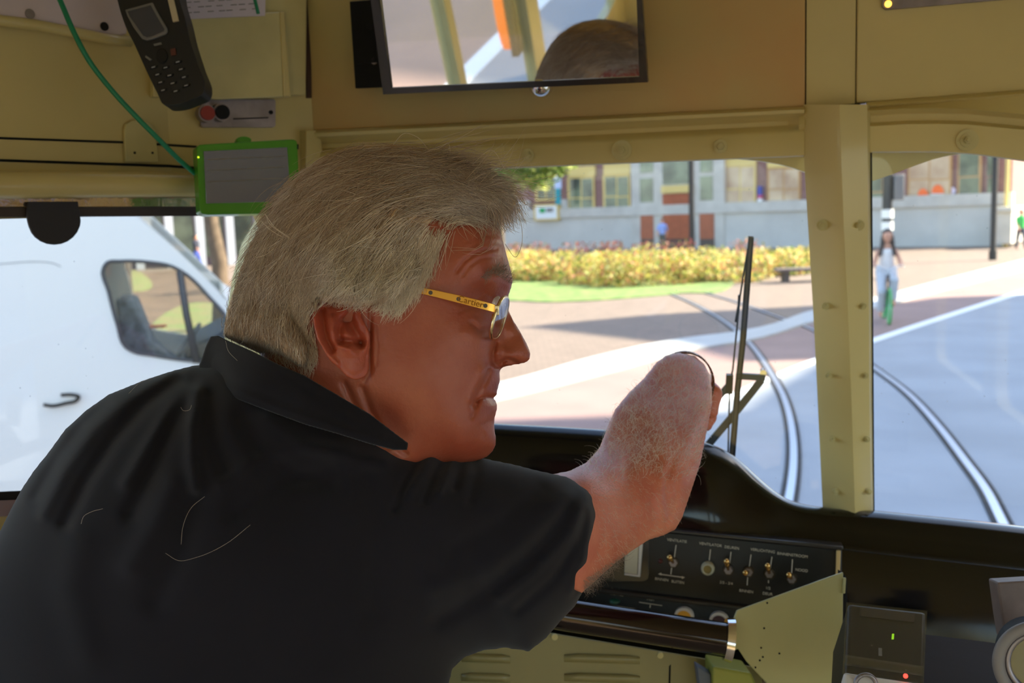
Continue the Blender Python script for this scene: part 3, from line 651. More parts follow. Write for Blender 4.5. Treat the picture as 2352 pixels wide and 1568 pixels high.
# ================================================================== THE TRAM CAB
UP = Vector((0, 0, 1)); FLOOR = 0.9; CEIL = 2.8
def vplane(a, b):
    """vertical plane through two plan points, normal towards the cab"""
    a = Vector((a[0], a[1], 0)); b = Vector((b[0], b[1], 0)); d = (b-a).normalized(); n = Vector((d.y, -d.x, 0))
    if n.dot(-a) < 0: n = -n
    return (a, n)
def psh(pl, off): return (pl[0]+pl[1]*off, pl[1])
FRONT = (T(0, 1.447, 0), -TA)
LW = vplane((-.627, 1.22), (-.404, 1.5))
pA = hit(720, 300, FRONT); pB = hit(388, 300, LW)
MID = vplane(pB, pA)
lcor = Vector((-.627, 1.22, 0)) - Vector((.62, .785, 0))*0.62          # where the tapered nose meets the long side
lside0 = Vector((lcor.x, lcor.y, 0)); LB = lside0.dot(TL); 
RB = 1.12
back = -3.2
def side_l(a, z, off=0): return T(LB-off, a, z)
a0 = lside0.dot(TA)
# floor, ceiling
fl = [T(LB, back, 0), T(RB, back, 0), T(RB, 1.25, 0), T(.95, 1.5, 0), T(-.45, 1.5, 0), Vector((pB.x, pB.y, 0))*1.0, lside0]
tag(MB().prism([Vector((p.x, p.y, FLOOR)) for p in fl], (0, 0, -.12)).build('floor', mat('lino_floor', (178, 156, 124), .7)), 'tram floor made pale to bounce sunlight', 'floor', kind='structure')  # floor colour lightened so the cab gets more warm bounce
tag(MB().prism([Vector((p.x, p.y, CEIL)) for p in fl], (0, 0, .08)).build('ceiling', M['olive']), 'olive painted tram ceiling', 'ceiling', kind='structure')
def structure(o, label, cat='wall'): return tag(o, label, cat, kind='structure')
def windowed(name, A, B, z0, z1, wins, wz0, wz1, th, label, inward):
    """long wall A-B with window openings; wins in metres along A-B"""
    D = (B-A).normalized(); out = -inward
    outer = [A+UP*z0, B+UP*z0, B+UP*z1, A+UP*z1]; holes = []
    for u, v in wins:
        r = .09; c = []
        for cx, cz, a in ((v-r, wz0+r, -90), (v-r, wz1-r, 0), (u+r, wz1-r, 90), (u+r, wz0+r, 180)):
            for k in range(5): t = math.radians(a+22.5*k); c.append(A+D*(cx+r*math.cos(t))+UP*(cz+r*math.sin(t)))
        holes.append(c)
    o = holed(name, outer, holes, out*th, M['olive']); structure(o, label)
    return holes, out
wl_holes, wl_out = windowed('wall_left', side_l(back, 0), lside0, FLOOR, CEIL, [(.2, 1.68), (1.84, 2.64), (2.70, 3.22), (3.36, 3.66)], 1.15, 2.52, .05, 'olive painted long side wall behind the cab', TL)
wr_holes, wr_out = windowed('wall_right', T(RB, back, 0), T(RB, 1.25, 0), FLOOR, CEIL, [(.2, 1.3), (1.5, 2.6), (2.8, 3.55), (3.65, 4.3)], 1.45, 2.5, .05, 'olive painted right side wall with windows', -TL)
wn_ = [0]
def winpane(pts, out, label, gm=None):
    wn_[0] += 1
    o = MB().prism([p+out*.02 for p in pts], out*.004).build('window_%d' % wn_[0], gm or M['glass']); return structure(o, label, 'window')
for h in wl_holes: winpane(h, wl_out, 'side window pane behind the cab on the left')
for h in wr_holes: winpane(h, wr_out, 'side window pane on the right of the tram')
wb_holes, wb_out = windowed('wall_back', T(LB, back, 0), T(RB, back, 0), FLOOR, CEIL, [(.25, .75), (.95, 1.35), (1.55, 2.05)], 1.6, 2.6, .05, 'olive rear bulkhead with three windows', TA)
for h in wb_holes: winpane(h, wb_out, 'pane in the rear bulkhead')
structure(MB().prism([T(RB, 1.25, FLOOR), T(.95, 1.5, FLOOR), T(.95, 1.5, CEIL), T(RB, 1.25, CEIL)], TA*.04).build('wall_right_corner', M['olive']), 'olive corner post on the right')

# ---- tapered left wall with the cab side window
def lwq(x, y, off=0): return hit(x, y, psh(LW, off))
def onp(x, y, pl, off=0): return hit(x, y, psh(pl, off))
wtop = 498
A_ = Vector((lcor.x, lcor.y, 0)); B_ = Vector((pB.x, pB.y, 0)); 
# corner with the front: side window runs on to px 545 behind the head
B2 = hit(640, 600, LW); B2 = Vector((B2.x, B2.y, 0))
Bf = hit(392, 300, LW); Bf = Vector((Bf.x, Bf.y, 0))
zt = hit(200, 497, LW).z; zb = hit(20, 1150, LW).z
LWn = LW[1]; D_ = (B_-A_).normalized()
def lp(u, z): return A_+D_*u+UP*z
Lt = (B2-A_).length
hole = [lp(.05, zb), lp(Lt-.11, zb), lp(Lt-.03, zb+.08), lp(Lt-.015, zt-.03), lp(Lt-.03, zt)]+[lp(.05, zt)]
low_top = hit(200, 300, LW).z
o = holed('wall_left_cab', [lp(0, FLOOR), lp(Lt+.02, FLOOR), lp(Lt+.02, zt+.05), lp(0, zt+.05)], [hole], -LWn*.02, M['olive']); structure(o, 'olive tapered cab wall with the side window')
winpane(hole, -LWn, 'cab side window pane looking at the white van')
# upper wall, tapered side then rounded corner
up = [lwq(-500, 300), lwq(388, 300)]
structure(MB().prism([A_+UP*(zt-.0), B_+UP*(zt-.0), B_+UP*CEIL, A_+UP*CEIL], -LWn*.04).build('wall_left_upper', M['olive']), 'olive panels above the cab side window')
structure(MB().prism([B_+UP*(zt), Vector((pA.x, pA.y, zt)), Vector((pA.x, pA.y, CEIL)), B_+UP*CEIL], -MID[1]*.04).build('wall_corner', M['olive']), 'olive corner panel behind the handset')
# dark seams along the left wall
def strip(name, pts, pl, wpx, m, label=None, off=.002, th=.004, parent=None, cat='trim'):
    mb = MB()
    for a, b in zip(pts[:-1], pts[1:]):
        mb.prism([onp(a[0], a[1]-wpx/2, pl, off), onp(b[0], b[1]-wpx/2, pl, off), onp(b[0], b[1]+wpx/2, pl, off), onp(a[0], a[1]+wpx/2, pl, off)], -pl[1]*th)
    o = mb.build(name, m, parent)
    if label: structure(o, label, cat)
    return o
strip('trim_1', [(-300, 302), (0, 317), (290, 327)], LW, 5, M['dark'], 'dark upper seam along the cab side wall')
strip('trim_2', [(362, 331), (388, 333)], LW, 5, M['dark'], 'short dark seam left of the green tablet')
strip('trim_3', [(388, 333), (452, 337)], MID, 5, M['dark'], 'short dark seam beside the green tablet')
strip('trim_4', [(-300, 362), (0, 368), (388, 381)], LW, 6, M['dark'], 'dark lower seam along the cab side wall')
strip('trim_5', [(388, 381), (452, 386)], MID, 6, M['dark'], 'dark lower seam beside the green tablet')
hg = empty('hinge_cover', lwq(325, 370, .004), 'rounded olive cover plate over the seams of the side wall', 'cover plate')
plate('plate', [(289, 372), (286, 300), (290, 284), (305, 276), (330, 275), (345, 282), (358, 300), (364, 372)], psh(LW, .006), .005, M['olive2'], hg, .001)
for x in (309, 350): MB().disc(lwq(x, 351, .006), LWn, .0016, .001, 10).build('screw', M['dark'], hg)
# grey lamp cover at the ceiling edge
lc = empty('ceiling_lamp_cover', lwq(150, 60, .02), 'grey pink painted cover plate at the ceiling top left', 'cover plate')
plate('cover', [(-60, -40), (290, -40), (292, 78), (270, 82), (235, 77), (160, 62), (80, 47), (0, 39), (-60, 34)], psh(LW, .012), .01, mat('grey_pink_paint', (206, 190, 190), .5, var=.05), lc, .002)
MB().tube([lwq(x, y, .012) for x, y in ((-60, 40), (0, 47), (80, 57), (160, 72), (240, 88), (300, 96))], .007, 8).build('lip', M['olive'], lc, True)
MB().disc(lwq(239, 61, .012), LWn, .0055, .002, 14).build('screw', M['dark'], lc); MB().disc(lwq(68, 32, .012), LWn, .006, .0015, 14).build('screw', M['steel'], lc)

# roller blind above the side window
rb_ = empty('roller_blind', lwq(200, 480, .05), 'olive roller blind cassette with dark pull tab above the cab side window', 'roller blind')
p0, p1 = lwq(-320, 425, .045), onp(455, 424, LW, .045)
MB().tube([p0, p1], .0165, 24).build('cassette', M['olive'], rb_, True, sharp=40)
strip('metal_rail', [(-320, 459), (0, 464), (250, 464), (456, 464)], LW, 20, mat('bronze_rail', (214, 192, 178), .1, metal=.9, bump=.4, bscale=45), off=.03, th=.012, parent=rb_)
strip('blind_edge', [(-320, 480), (0, 487), (250, 486), (560, 484)], LW, 22, mat('brown_fabric_edge', (64, 54, 50), .6), off=.028, th=.008, parent=rb_)
plate('pull_tab', [(64, 463), (180, 463), (181, 478), (184, 490), (186, 505)]+[(126+60*math.cos(t), 505+57*math.sin(t)) for t in [k*math.pi/12 for k in range(1, 12)]]+[(65, 508), (63, 495)], psh(LW, .036), .004, mat('dark_tab', (44, 42, 46), .6), rb_, .001)
# ledge of the side window
lg = onp(5, 1160, LW); 
structure(MB().prism([lwq(-500, 1172, .0), lwq(200, 1140, 0), lwq(200, 1140, .03), lwq(-500, 1172, .03)], (0, 0, -.02)).build('trim_6', mat('brown_ledge', (110, 70, 52), .3, coat=.4)), 'brown lacquered ledge under the cab side window', 'trim')
structure(MB().prism([lwq(-500, 1150, .01), lwq(200, 1120, .01), lwq(200, 1120, .022), lwq(-500, 1150, .022)], (0, 0, -.012)).build('trim_7', M['rubber']), 'dark rubber strip under the cab side window', 'trim')

# ---- header above the windscreen
CF = lambda x, y, off=0: onp(x, y, FRONT, off)
hz = CF(1200, 262).z
def hb_line(x): return 300 + (245-300)*(x-730)/(1850-730)
structure(MB().prism([CF(718, 300), CF(1849, 246), Vector((CF(1849, 246).x, CF(1849, 246).y, CEIL)), Vector((CF(718, 300).x, CF(718, 300).y, CEIL))], TA*.03).build('wall_front', M['header_glow_wear'], bevel=.002), 'olive header panel above the windscreen')
structure(MB().prism([CF(1967, 236), CF(2900, 172), Vector((CF(2900, 172).x, CF(2900, 172).y, CEIL)), Vector((CF(1967, 236).x, CF(1967, 236).y, CEIL))], TA*.03).build('wall_front_right', M['olive'], bevel=.002), 'olive header panel right of the centre post')
structure(MB().prism([CF(1852, 244, -.004), CF(1964, 238, -.004), Vector((CF(1964, 238).x, CF(1964, 238).y, CEIL)), Vector((CF(1852, 244).x, CF(1852, 244).y, CEIL))], TA*.02).build('wall_front_centre', M['olive']), 'narrow olive header strip between the two header panels')
structure(MB().prism([CF(1840, 250, -.012), CF(1975, 240, -.012), Vector((CF(1975, 240).x, CF(1975, 240).y, CEIL)), Vector((CF(1840, 250).x, CF(1840, 250).y, CEIL))], TA*.01).build('trim_8', M['dark']), 'dark gap beside the header panels', 'trim')
# rolled edge below the header and the pressed frame round the panes
def fstrip(name, poly, offf, m, label, th=.02):
    pts = [CF(x, y, offf(x, y)) for x, y in poly]; return structure(MB().prism(pts, TA*th).build(name, m), label, 'trim')
def sweepx(name, xs, prof, m, label):
    """prof(x) -> list of (py, off) across the strip"""
    secs = []
    for x in xs:
        pr = prof(x); front = [CF(x, y, o) for y, o in pr]; secs.append(front+[CF(x, pr[-1][0], -.06), CF(x, pr[0][0], -.06)])
    o = MB().loft(secs).build(name, m, smooth=True, sharp=50); return structure(o, label, 'trim')
def topline(x): return hb_line(x)
def open1(x): return 405+(358-405)*(x-690)/(1845-690)+1.5
sweepx('trim_9', [690, 800, 950, 1130, 1300, 1500, 1700, 1810, 1835, 1848], lambda x: [(topline(x)-1, .006), (topline(x)+6, .014), (topline(x)+14, .012), (topline(x)+20, .002), (topline(x)+31, -.012 if x < 1815 else .008), (topline(x)+41, -.012 if x < 1815 else .01), (topline(x)+52, .003), (topline(x)+60, .006), (open1(x)-3, .006), (open1(x), .003)], M['olive'], 'pressed olive frame above the left windscreen pane')
def tl2(x): return 236+(208-236)*(x-1990)/(362)
o2 = [(1990, 352), (2010, 351), (2080, 350), (2150, 350), (2220, 354), (2260, 358), (2310, 365), (2352, 371), (2450, 392), (2600, 430), (2900, 520)]
def open2(x): return float(np.interp(x, [p[0] for p in o2], [p[1] for p in o2]))
r2 = [(1990, 30), (2010, 31), (2080, 32), (2200, 40), (2352, 66), (2600, 110), (2900, 160)]
def gr2(x): return tl2(x)+float(np.interp(x, [p[0] for p in r2], [p[1] for p in r2]))
sweepx('trim_10', [p[0] for p in o2], lambda x: [(tl2(x)-1, .004), (tl2(x)+7, .012), (tl2(x)+12, .004), (gr2(x)-12, .016), (gr2(x), -.008), (gr2(x)+16, -.008), (gr2(x)+24, .006), (open2(x)-3, .006), (open2(x), .003)], M['olive'], 'pressed olive frame above the right windscreen pane')
# centre post: two folded faces meeting at a ridge
xs_ = [(240, 1845, 1924, 1998), (358, 1846, 1928, 1999), (520, 1856, 1934, 2000), (700, 1867, 1943, 2002), (900, 1877, 1951, 2003), (1175, 1890, 1960, 2006), (1400, 1900, 1970, 2008)]
secs = []
for y, xa, xr, xb in xs_:
    secs.append([CF(xa, y, -.03), CF(xa, y, .004), CF(xa+14, y, .012), CF(xr-4, y, .034), CF(xr+4, y, .036), CF(xb-6, y, .016), CF(xb, y, .006), CF(xb, y, -.03)])
structure(MB().loft(secs).build('trim_11', M['olive'], smooth=True, sharp=25), 'folded olive centre post between the windscreen panes', 'trim')
plate('trim_12', [(1996, 350), (2003, 350), (2009, 1190), (2003, 1190)], psh(FRONT, .004), .03, M['rubber'], None); structure(bpy.context.scene.objects['trim_12'], 'black rubber seal right of the centre post', 'trim')
# corner post behind the driver's head
secs = [[CF(xa, y, -.04), CF(xa, y, .0), CF((xa+xb)/2, y, .03), CF(xb, y, 0), CF(xb, y, -.04)] for y, xa, xb in ((300, 672, 735), (400, 660, 745), (450, 625, 745), (500, 590, 745), (560, 555, 745), (640, 533, 745), (720, 520, 745), (800, 515, 745), (1200, 512, 745), (1700, 510, 745))]
structure(MB().loft(secs).build('trim_13', M['olive'], smooth=True, sharp=40), 'olive front corner post behind the head', 'trim')
# panes
def front_poly(px, off): return [CF(x, y, off) for x, y in px]
wn_[0] += 1; structure(MB().prism(front_poly([(690, 330), (1870, 330), (1900, 1300), (690, 1300)], -.02), TA*.004).build('window_%d' % wn_[0], M['glass']), 'large windscreen pane in front of the driver', 'window')
wn_[0] += 1; structure(MB().prism(front_poly([(1985, 300), (2900, 250), (2900, 1400), (1990, 1300)], -.02), TA*.004).build('window_%d' % wn_[0], M['glass']), 'right windscreen pane beside the centre post', 'window')
# outer body flare seen through the corners of the panes
M['flare'] = mat('outer_cream_body', (222, 204, 150), .45)
plate('trim_14', [(1600, 330), (1665, 361), (1700, 365), (1750, 370), (1790, 377), (1820, 385), (1846, 394), (1860, 400), (1880, 330)], psh(FRONT, -.05), .02, M['flare']); structure(S.objects['trim_14'], 'cream outer body edge above the left pane', 'trim')
plate('trim_15', [(1985, 330), (1985, 420), (2010, 414), (2050, 400), (2100, 381), (2140, 367), (2180, 357), (2230, 350), (2300, 330)], psh(FRONT, -.05), .02, M['flare']); structure(S.objects['trim_15'], 'cream outer body edge above the right pane', 'trim')
# lower front bulkhead of the body
structure(MB().prism([T(-.6, 1.50, FLOOR), T(.98, 1.50, FLOOR), T(.98, 1.50, 1.55), T(-.6, 1.50, 1.55)], TA*.03).build('wall_front_lower', M['olive']), 'front body panel below the windscreen')
# screws on the frame
def bolt(x, y, r=.007, off=.008, label='', ring=False, side=None):
    pl = psh(FRONT, off); c = hit(x, y, pl); rt = empty('bolt', c, label, 'bolt', 'painted bolts of the windscreen frame')
    mb = MB().disc(c, -TA, r*1.25, .0022, 18); mb.disc(c-TA*.002, -TA, r*.75, .0055, 6, r*.68); mb.disc(c-TA*.007, -TA, r*.36, .003, 12)
    mb.build('bolt_head', M['olive2'], rt, True, sharp=35)
    if ring: MB().disc(c+TA*.001, -TA, r*1.9, .0016, 24).build('washer', M['olive2'], rt)
for x, y, l, rg in ((1213, 356, 'first of three painted bolts above the left pane, nearest the head', 0), (1428, 345, 'painted bolt with a round washer above the middle of the left pane', 1), (1655, 336, 'painted bolt above the left pane, nearest the centre post', 0), (2222, 322, 'large painted bolt with a round washer above the right pane', 1)):
    bolt(x, y, .0075, .008, l, rg)
for k, (y, xa, xb, r) in enumerate(((517, 1888, 1972, .006), (703, 1896, 1981, .004), (862, 1903, 1987, .0035), (1008, 1911, 1991, .0035), (1128, 1919, 1995, .0035))):
    nm = ['topmost', 'second from top', 'third from top', 'fourth from top', 'lowest'][k]
    bolt(xa, y, r, .022, '%s painted bolt on the left face of the centre post' % nm); bolt(xb, y, r, .022, '%s painted bolt on the right face of the centre post' % nm)

# ---- label strip with the little lamp, top right
ls = empty('indicator_plate', CF(2060, 5), 'grey metal strip with a lit amber lamp on the header at top right', 'indicator')
plate('plate', [(2027, -30), (2026, 14), (2034, 22), (2060, 20), (2400, -10), (2400, -40)], psh(FRONT, .006), .006, M['steel'], ls, .001)
MB().ball(CF(2040, 9, .006), .0045, 14, 8).build('lamp', mat('amber_lamp', (255, 190, 60), .3, em=(255, 190, 70), ems=2.2), ls, True)

# ---- mirror
n_m = Vector((-.53, -1.86, -.52)).normalized(); mc = C(1170, 90, 1.33); MP = (mc, n_m)
mir = empty('interior_mirror', mc, 'large black framed mirror on the header reflecting the road and hair', 'mirror')
mq = [(846, -40), (880, 217), (1488, 189), (1472, -40)]
inq = [(868, -40), (898, 202), (1468, 176), (1461, -40)]
holed('frame', [hit(x, y, MP) for x, y in mq], [[hit(x, y, MP) for x, y in inq]], -n_m*.012, mat('mirror_frame', (30, 24, 24), .3, bump=.2, bscale=80, coat=.3), mir, .002)
MB().prism([hit(x, y, psh(MP, -.004)) for x, y in [(860, -60), (890, 210), (1478, 184), (1468, -60)]], -n_m*.003).build('mirror_glass', mat('mirror_silver', (235, 238, 238), .02, metal=1.0), mir)
MB().prism([hit(x, y, psh(MP, -.013)) for x, y in [(850, -60), (882, 214), (1486, 188), (1474, -60)]], -n_m*.004).build('back_board', M['blackmat'], mir)
plate('bracket_plate', [(803, 3), (816, 203), (890, 200), (880, -10), (845, 0)], psh(FRONT, .03), .004, M['blackmat'], mir, .001)
MB().box(CF(850, 100, .018), .03, .03, .06, (TL, TA, UP)).build('bracket_arm', M['blackmat'], mir)
for x, y in ((850, 62), (860, 140)): MB().disc(CF(x, y, .03), -TA, .005, .003, 14).build('screw', M['steel'], mir)
MB().ball(C(1243, 196, 1.36), .0165, 24, 14).build('ball_joint', M['chrome'], mir, True)
MB().tube([C(1243, 190, 1.375), CF(1243, 182, 0)], .008, 12).build('stem', M['steel'], mir, True)

# ---- box, papers, handset, cable, tablet
MPL = lambda off: psh(MID, off)
bx = empty('notice_box', onp(520, 225, MID, .02), 'olive metal holder with papers on the corner panel', 'holder')
plate('back_plate', [(352, 222), (348, 80), (345, -40), (706, -40), (703, 218)], MPL(.02), .018, M['olive2'], bx, .002)
plate('pocket_front', [(372, 217), (368, 40), (420, 36), (643, 27), (652, 222), (500, 228)], MPL(.034), .012, M['olive2'], bx, .002)
plate('pocket_edge', [(643, 27), (654, 27), (668, 221), (652, 222)], MPL(.035), .012, M['olive'], bx, .0015)
pp = empty('timetable_sheets', onp(500, 20, MID, .034), 'white printed papers sticking out of the olive holder', 'paper')
plate('paper', [(400, 45), (400, -40), (611, -40), (609, 36)], MPL(.0365), .0015, mat('paper', (206, 196, 206), .8), pp)
mb = MB()
for k, y in enumerate((-8, 4, 16, 28)):
    for j in range(7):
        x = 425+j*25+5*math.sin(k*3+j*2); mb.prism([onp(x, y-.06*(x-420)+1, MID, .0372), onp(x+14, y-.06*(x-406)+1, MID, .0372), onp(x+14, y-.06*(x-406)+3, MID, .0372), onp(x, y-.06*(x-420)+3, MID, .0372)], -MID[1]*.0004)
mb.build('print', M['grey'], pp)
# slot right of the box
structure(plate('trim_16', [(701, -40), (713, -40), (716, 225), (704, 225)], psh(MID, .002), .003, mat('slot_brown', (70, 48, 34), .8)), 'brown slot beside the olive holder', 'trim')
# switch plate
sw = empty('switch_plate', onp(545, 260, MID, .01), 'grey switch plate with a red and a black button under the holder', 'switch')
plate('plate', rrect(462, 228, 633, 292, 6), MPL(.008), .007, M['steel'], sw, .001)
for x, y, mm, nm in ((468, 262, mat('red_button', (150, 40, 30), .35), 'red_button'), (502, 260, M['blackmat'], 'black_button')):
    c = onp(x, y, MID, .008); MB().disc(c, MID[1], .0125, .014, 24).build('collar', M['steel'], sw, True, sharp=40); MB().disc(c+MID[1]*.012, MID[1], .010, .006, 24).build(nm, mm, sw, True, sharp=40)
MB().tube([onp(536, 273, MID, .009), onp(616, 270, MID, .009)], .0009, 6).build('slot', M['dark'], sw)
MB().disc(onp(622, 258, MID, .008), MID[1], .003, .002, 12).build('screw', M['dark'], sw)
# handset
hs = empty('handset', onp(380, 240, MID, .07), 'black radio handset with keypad hanging in front of the olive holder', 'handset')
HP = lambda off: (lambda x, y: 1.23-off)
hso = smoothline([(262, -60), (272, 10), (288, 60), (310, 105), (335, 160), (362, 215), (376, 240), (395, 241), (440, 228), (466, 214), (470, 200), (455, 150), (436, 90), (424, 40), (412, 0), (400, -60)], 4, True)
plate('housing', hso, HP(0), .032, mat('handset_black', (26, 26, 30), .45), hs, .006)
plate('screen_bezel', [(287, 22), (350, 5), (364, 32), (383, 64), (384, 72), (379, 78), (350, 89), (336, 92), (325, 88), (306, 62), (292, 36)], HP(.0035), .004, M['grey'], hs, .001)
plate('screen', [(293, 26), (346, 12), (359, 36), (377, 66), (376, 71), (348, 83), (337, 85), (329, 82), (312, 58), (298, 38)], HP(.0045), .004, mat('screen_glass', (60, 62, 72), .08, coat=.5), hs)
plate('label_strip', [(383, -10), (397, 50), (410, 47), (396, -12)], HP(.003), .003, mat('aged_label', (196, 182, 150), .7), hs)
kk = mat('key_print', (150, 150, 155), .6)
keys = [(352, 155), (380, 156), (408, 143)], [(361, 172), (389, 174), (415, 160)], [(368, 190), (396, 192), (422, 178)], [(374, 208), (403, 210), (427, 197)]
for row in keys:
    for x, y in row:
        kb = plate('key', [(x-9+k*0, y+4) if k == 0 else p for k, p in enumerate([(x-9, y+4), (x+8, y-1), (x+9, y-6), (x-8, y-2)])], HP(.002), .003, M['rubber'], hs, .0004)
        plate('key_mark', [(x-4, y+1.5), (x+4, y-.5), (x+4, y-3.5), (x-4, y-1.5)], HP(.0024), .0006, kk, kb)
plate('menu_key', [(352, 101), (369, 97), (371, 101), (354, 105)], HP(.0022), .002, M['grey'], hs)
kb = plate('navigation_ring', [(371+13*math.cos(t), 128+17*math.sin(t)) for t in [k*math.pi/8 for k in range(16)]], HP(.0025), .003, M['rubber'], hs, .001)
plate('call_key', [(335, 127), (348, 136), (344, 139), (333, 131)], HP(.0022), .002, M['grey'], hs)
plate('end_key', [(391, 113), (402, 110), (404, 125), (393, 128)], HP(.0022), .002, mat('dim_red', (90, 46, 40), .5), hs)
# green cable
cbl = [C(x, y, d) for x, y, d in smoothline([(110, -60, 1.2), (140, 5, 1.2), (170, 75, 1.2), (205, 140, 1.21), (255, 205, 1.23), (315, 270, 1.25), (370, 325, 1.27), (415, 370, 1.3), (452, 402, 1.33)], 6)]
tag(MB().tube(cbl, .0032, 10).build('cable', mat('green_cable', (20, 130, 90), .45), smooth=True), 'green cable running down to the green tablet', 'cable')
cbl = [C(x, y, 1.35) for x, y in smoothline([(570, -60), (583, -10), (593, 31)], 4)]
tag(MB().tube(cbl, .0024, 8).build('cable', bpy.data.materials['green_cable'], smooth=True), 'short green cable end hanging behind the papers', 'cable')
# tablet
M['tgreen'] = mat('green_case', (70, 150, 20), .3, coat=.4)
tb = empty('tablet', C(570, 490, 1.36), 'display tablet in a green case under the switch plate', 'tablet')
def TD(off): return lambda x, y: 1.335 - off + (x-570)*.00027
plate('case', [(452, 342), (453, 336), (459, 332), (470, 331), (660, 320), (674, 320), (681, 323), (684, 331), (688, 470), (686, 481), (680, 487), (668, 489), (477, 493), (466, 491), (460, 487), (459, 478)], TD(0), .026, M['tgreen'], tb, .004)
plate('screen', [(468, 347), (660, 338), (668, 462), (474, 467)], TD(.0022), .003, mat('dark_display', (60, 62, 70), .04, coat=1.0, spec=1.0, em=(130, 132, 140), ems=.06), tb, .0006)
plate('handle_lug', [(560+18*math.cos(t), 322+9*math.sin(t)) for t in [k*math.pi/8 for k in range(16)]], TD(-.006), .012, M['tgreen'], tb, .001)
for y0, y1 in ((363, 366), (388, 391), (414, 417)): plate('display_line', [(478, y0+2), (655, y0-6), (655, y1-6), (478, y1+2)], TD(.0026), .001, M['grey'], tb)
MB().disc(C(456, 361, 1.302), (0, -1, 0), .0012, .001, 8).build('led', mat('yellow_led', (200, 230, 40), .4, em=(200, 230, 40), ems=1.2), tb)
MB().box(C(570, 400, 1.39), .05, .09, .03, (TL, TA, UP)).build('mount', M['blackmat'], tb)
plate('side_button', [(683, 331), (686, 331), (686, 342), (683, 342)], TD(.001), .003, M['rubber'], tb)

# ---- wiper, outside the pane
wp = empty('wiper', CF(1678, 1035, -.08), 'black windscreen wiper standing outside the left pane', 'wiper')
WP = psh(FRONT, -.07)
def wbar(name, pts, wpx, m, off=0, th=.006):
    mb = MB(); pl = psh(WP, off)
    for a, b in zip(pts[:-1], pts[1:]):
        dx, dy = b[0]-a[0], b[1]-a[1]; L_ = math.hypot(dx, dy); nx, ny = -dy/L_*wpx/2, dx/L_*wpx/2
        mb.prism([hit(a[0]+nx, a[1]+ny, pl), hit(b[0]+nx, b[1]+ny, pl), hit(b[0]-nx, b[1]-ny, pl), hit(a[0]-nx, a[1]-ny, pl)], TA*th)
    return mb.build(name, m, wp, bevel=.0008)
wbar('blade', [(1725, 542), (1716, 650), (1706, 780), (1693, 900), (1680, 1060)], 13, mat('wiper_grey', (130, 124, 118), .5), 0, .012)
wbar('blade_edge', [(1730, 545), (1722, 650), (1712, 780), (1699, 900), (1686, 1060)], 4, M['blackmat'], .006, .02)
wbar('blade_rib', [(1721, 545), (1712, 650), (1702, 780), (1689, 900), (1676, 1060)], 2.5, M['blackmat'], .004, .016)
wbar('spine', [(1718, 570), (1700, 680), (1692, 760), (1683, 850), (1676, 880), (1672, 1060)], 4, M['blackmat'], .002, .01)
wbar('clip', [(1698, 678), (1697, 700), (1690, 740)], 6, M['blackmat'], -.004, .014)
wbar('hub', [(1676, 862), (1674, 905)], 17, M['blackmat'], .01, .02)
wbar('link', [(1690, 864), (1758, 868)], 14, mat('wiper_arm', (62, 66, 68), .45), .002, .01)
wbar('arm', [(1750, 872), (1692, 945), (1630, 1018), (1590, 1062)], 17, bpy.data.materials['wiper_arm'], -.008, .006)
wbar('arm', [(1678, 880), (1640, 925), (1600, 975)], 15, bpy.data.materials['wiper_arm'], -.012, .006)
MB().disc(hit(1753, 857, WP), TA, .005, .02, 14).build('pivot', M['chrome'], wp)

# ---- dashboard cowl
rim = [(720, 946), (800, 950), (1000, 962), (1140, 972), (1290, 980), (1400, 987), (1500, 996), (1570, 1004), (1625, 1017), (1670, 1036), (1705, 1062), (1740, 1094), (1775, 1124), (1810, 1146), (1850, 1158), (1910, 1166), (2010, 1172), (2100, 1181), (2230, 1194), (2352, 1208), (2600, 1238), (2900, 1275)]
rim = smoothline(rim, 3)
def DG(x):
    e = CF(x, 1180, .003); return (e-EYE).dot(CAM.to_3x3() @ Vector((0, 0, -1)))
db = empty('dashboard', C(1700, 1500, 1.25), 'glossy black dashboard cowl with a hump in front of the driver', 'dashboard')
secs = []
for x, y in rim:
    dg = DG(x); k = float(np.interp(x, [300, 1500, 1640, 1800, 2900], [.6, .8, 1, .25, .12])); pt = float(np.interp(x, [300, 1300, 1932, 2900], [1195, 1205, 1262, 1370]))
    r = lambda dy, dd: C(x, y+dy, dg-dd)
    t1 = y+24+50*k; rest = max(pt-t1, 20)
    secs.append([C(x, y+30, dg+.0), C(x, y+3, dg-.004), r(0, .012), r(1, .02), r(4, .028), r(9+6*k, .034), r(16+20*k, .038+.012*k), C(x, t1, dg-.042-.018*k), C(x, t1+rest*.3, dg-.046-.02*k), C(x, t1+rest*.7, dg-.052-.02*k), C(x, pt, dg-.07), C(x, pt+4, dg-.072),
                 C(x, pt+250, dg-.06), C(x, 1700, dg-.06), C(x, 1700, dg+.0)])
MB().loft(secs).build('cowl', M['black'], db, True, sharp=60)
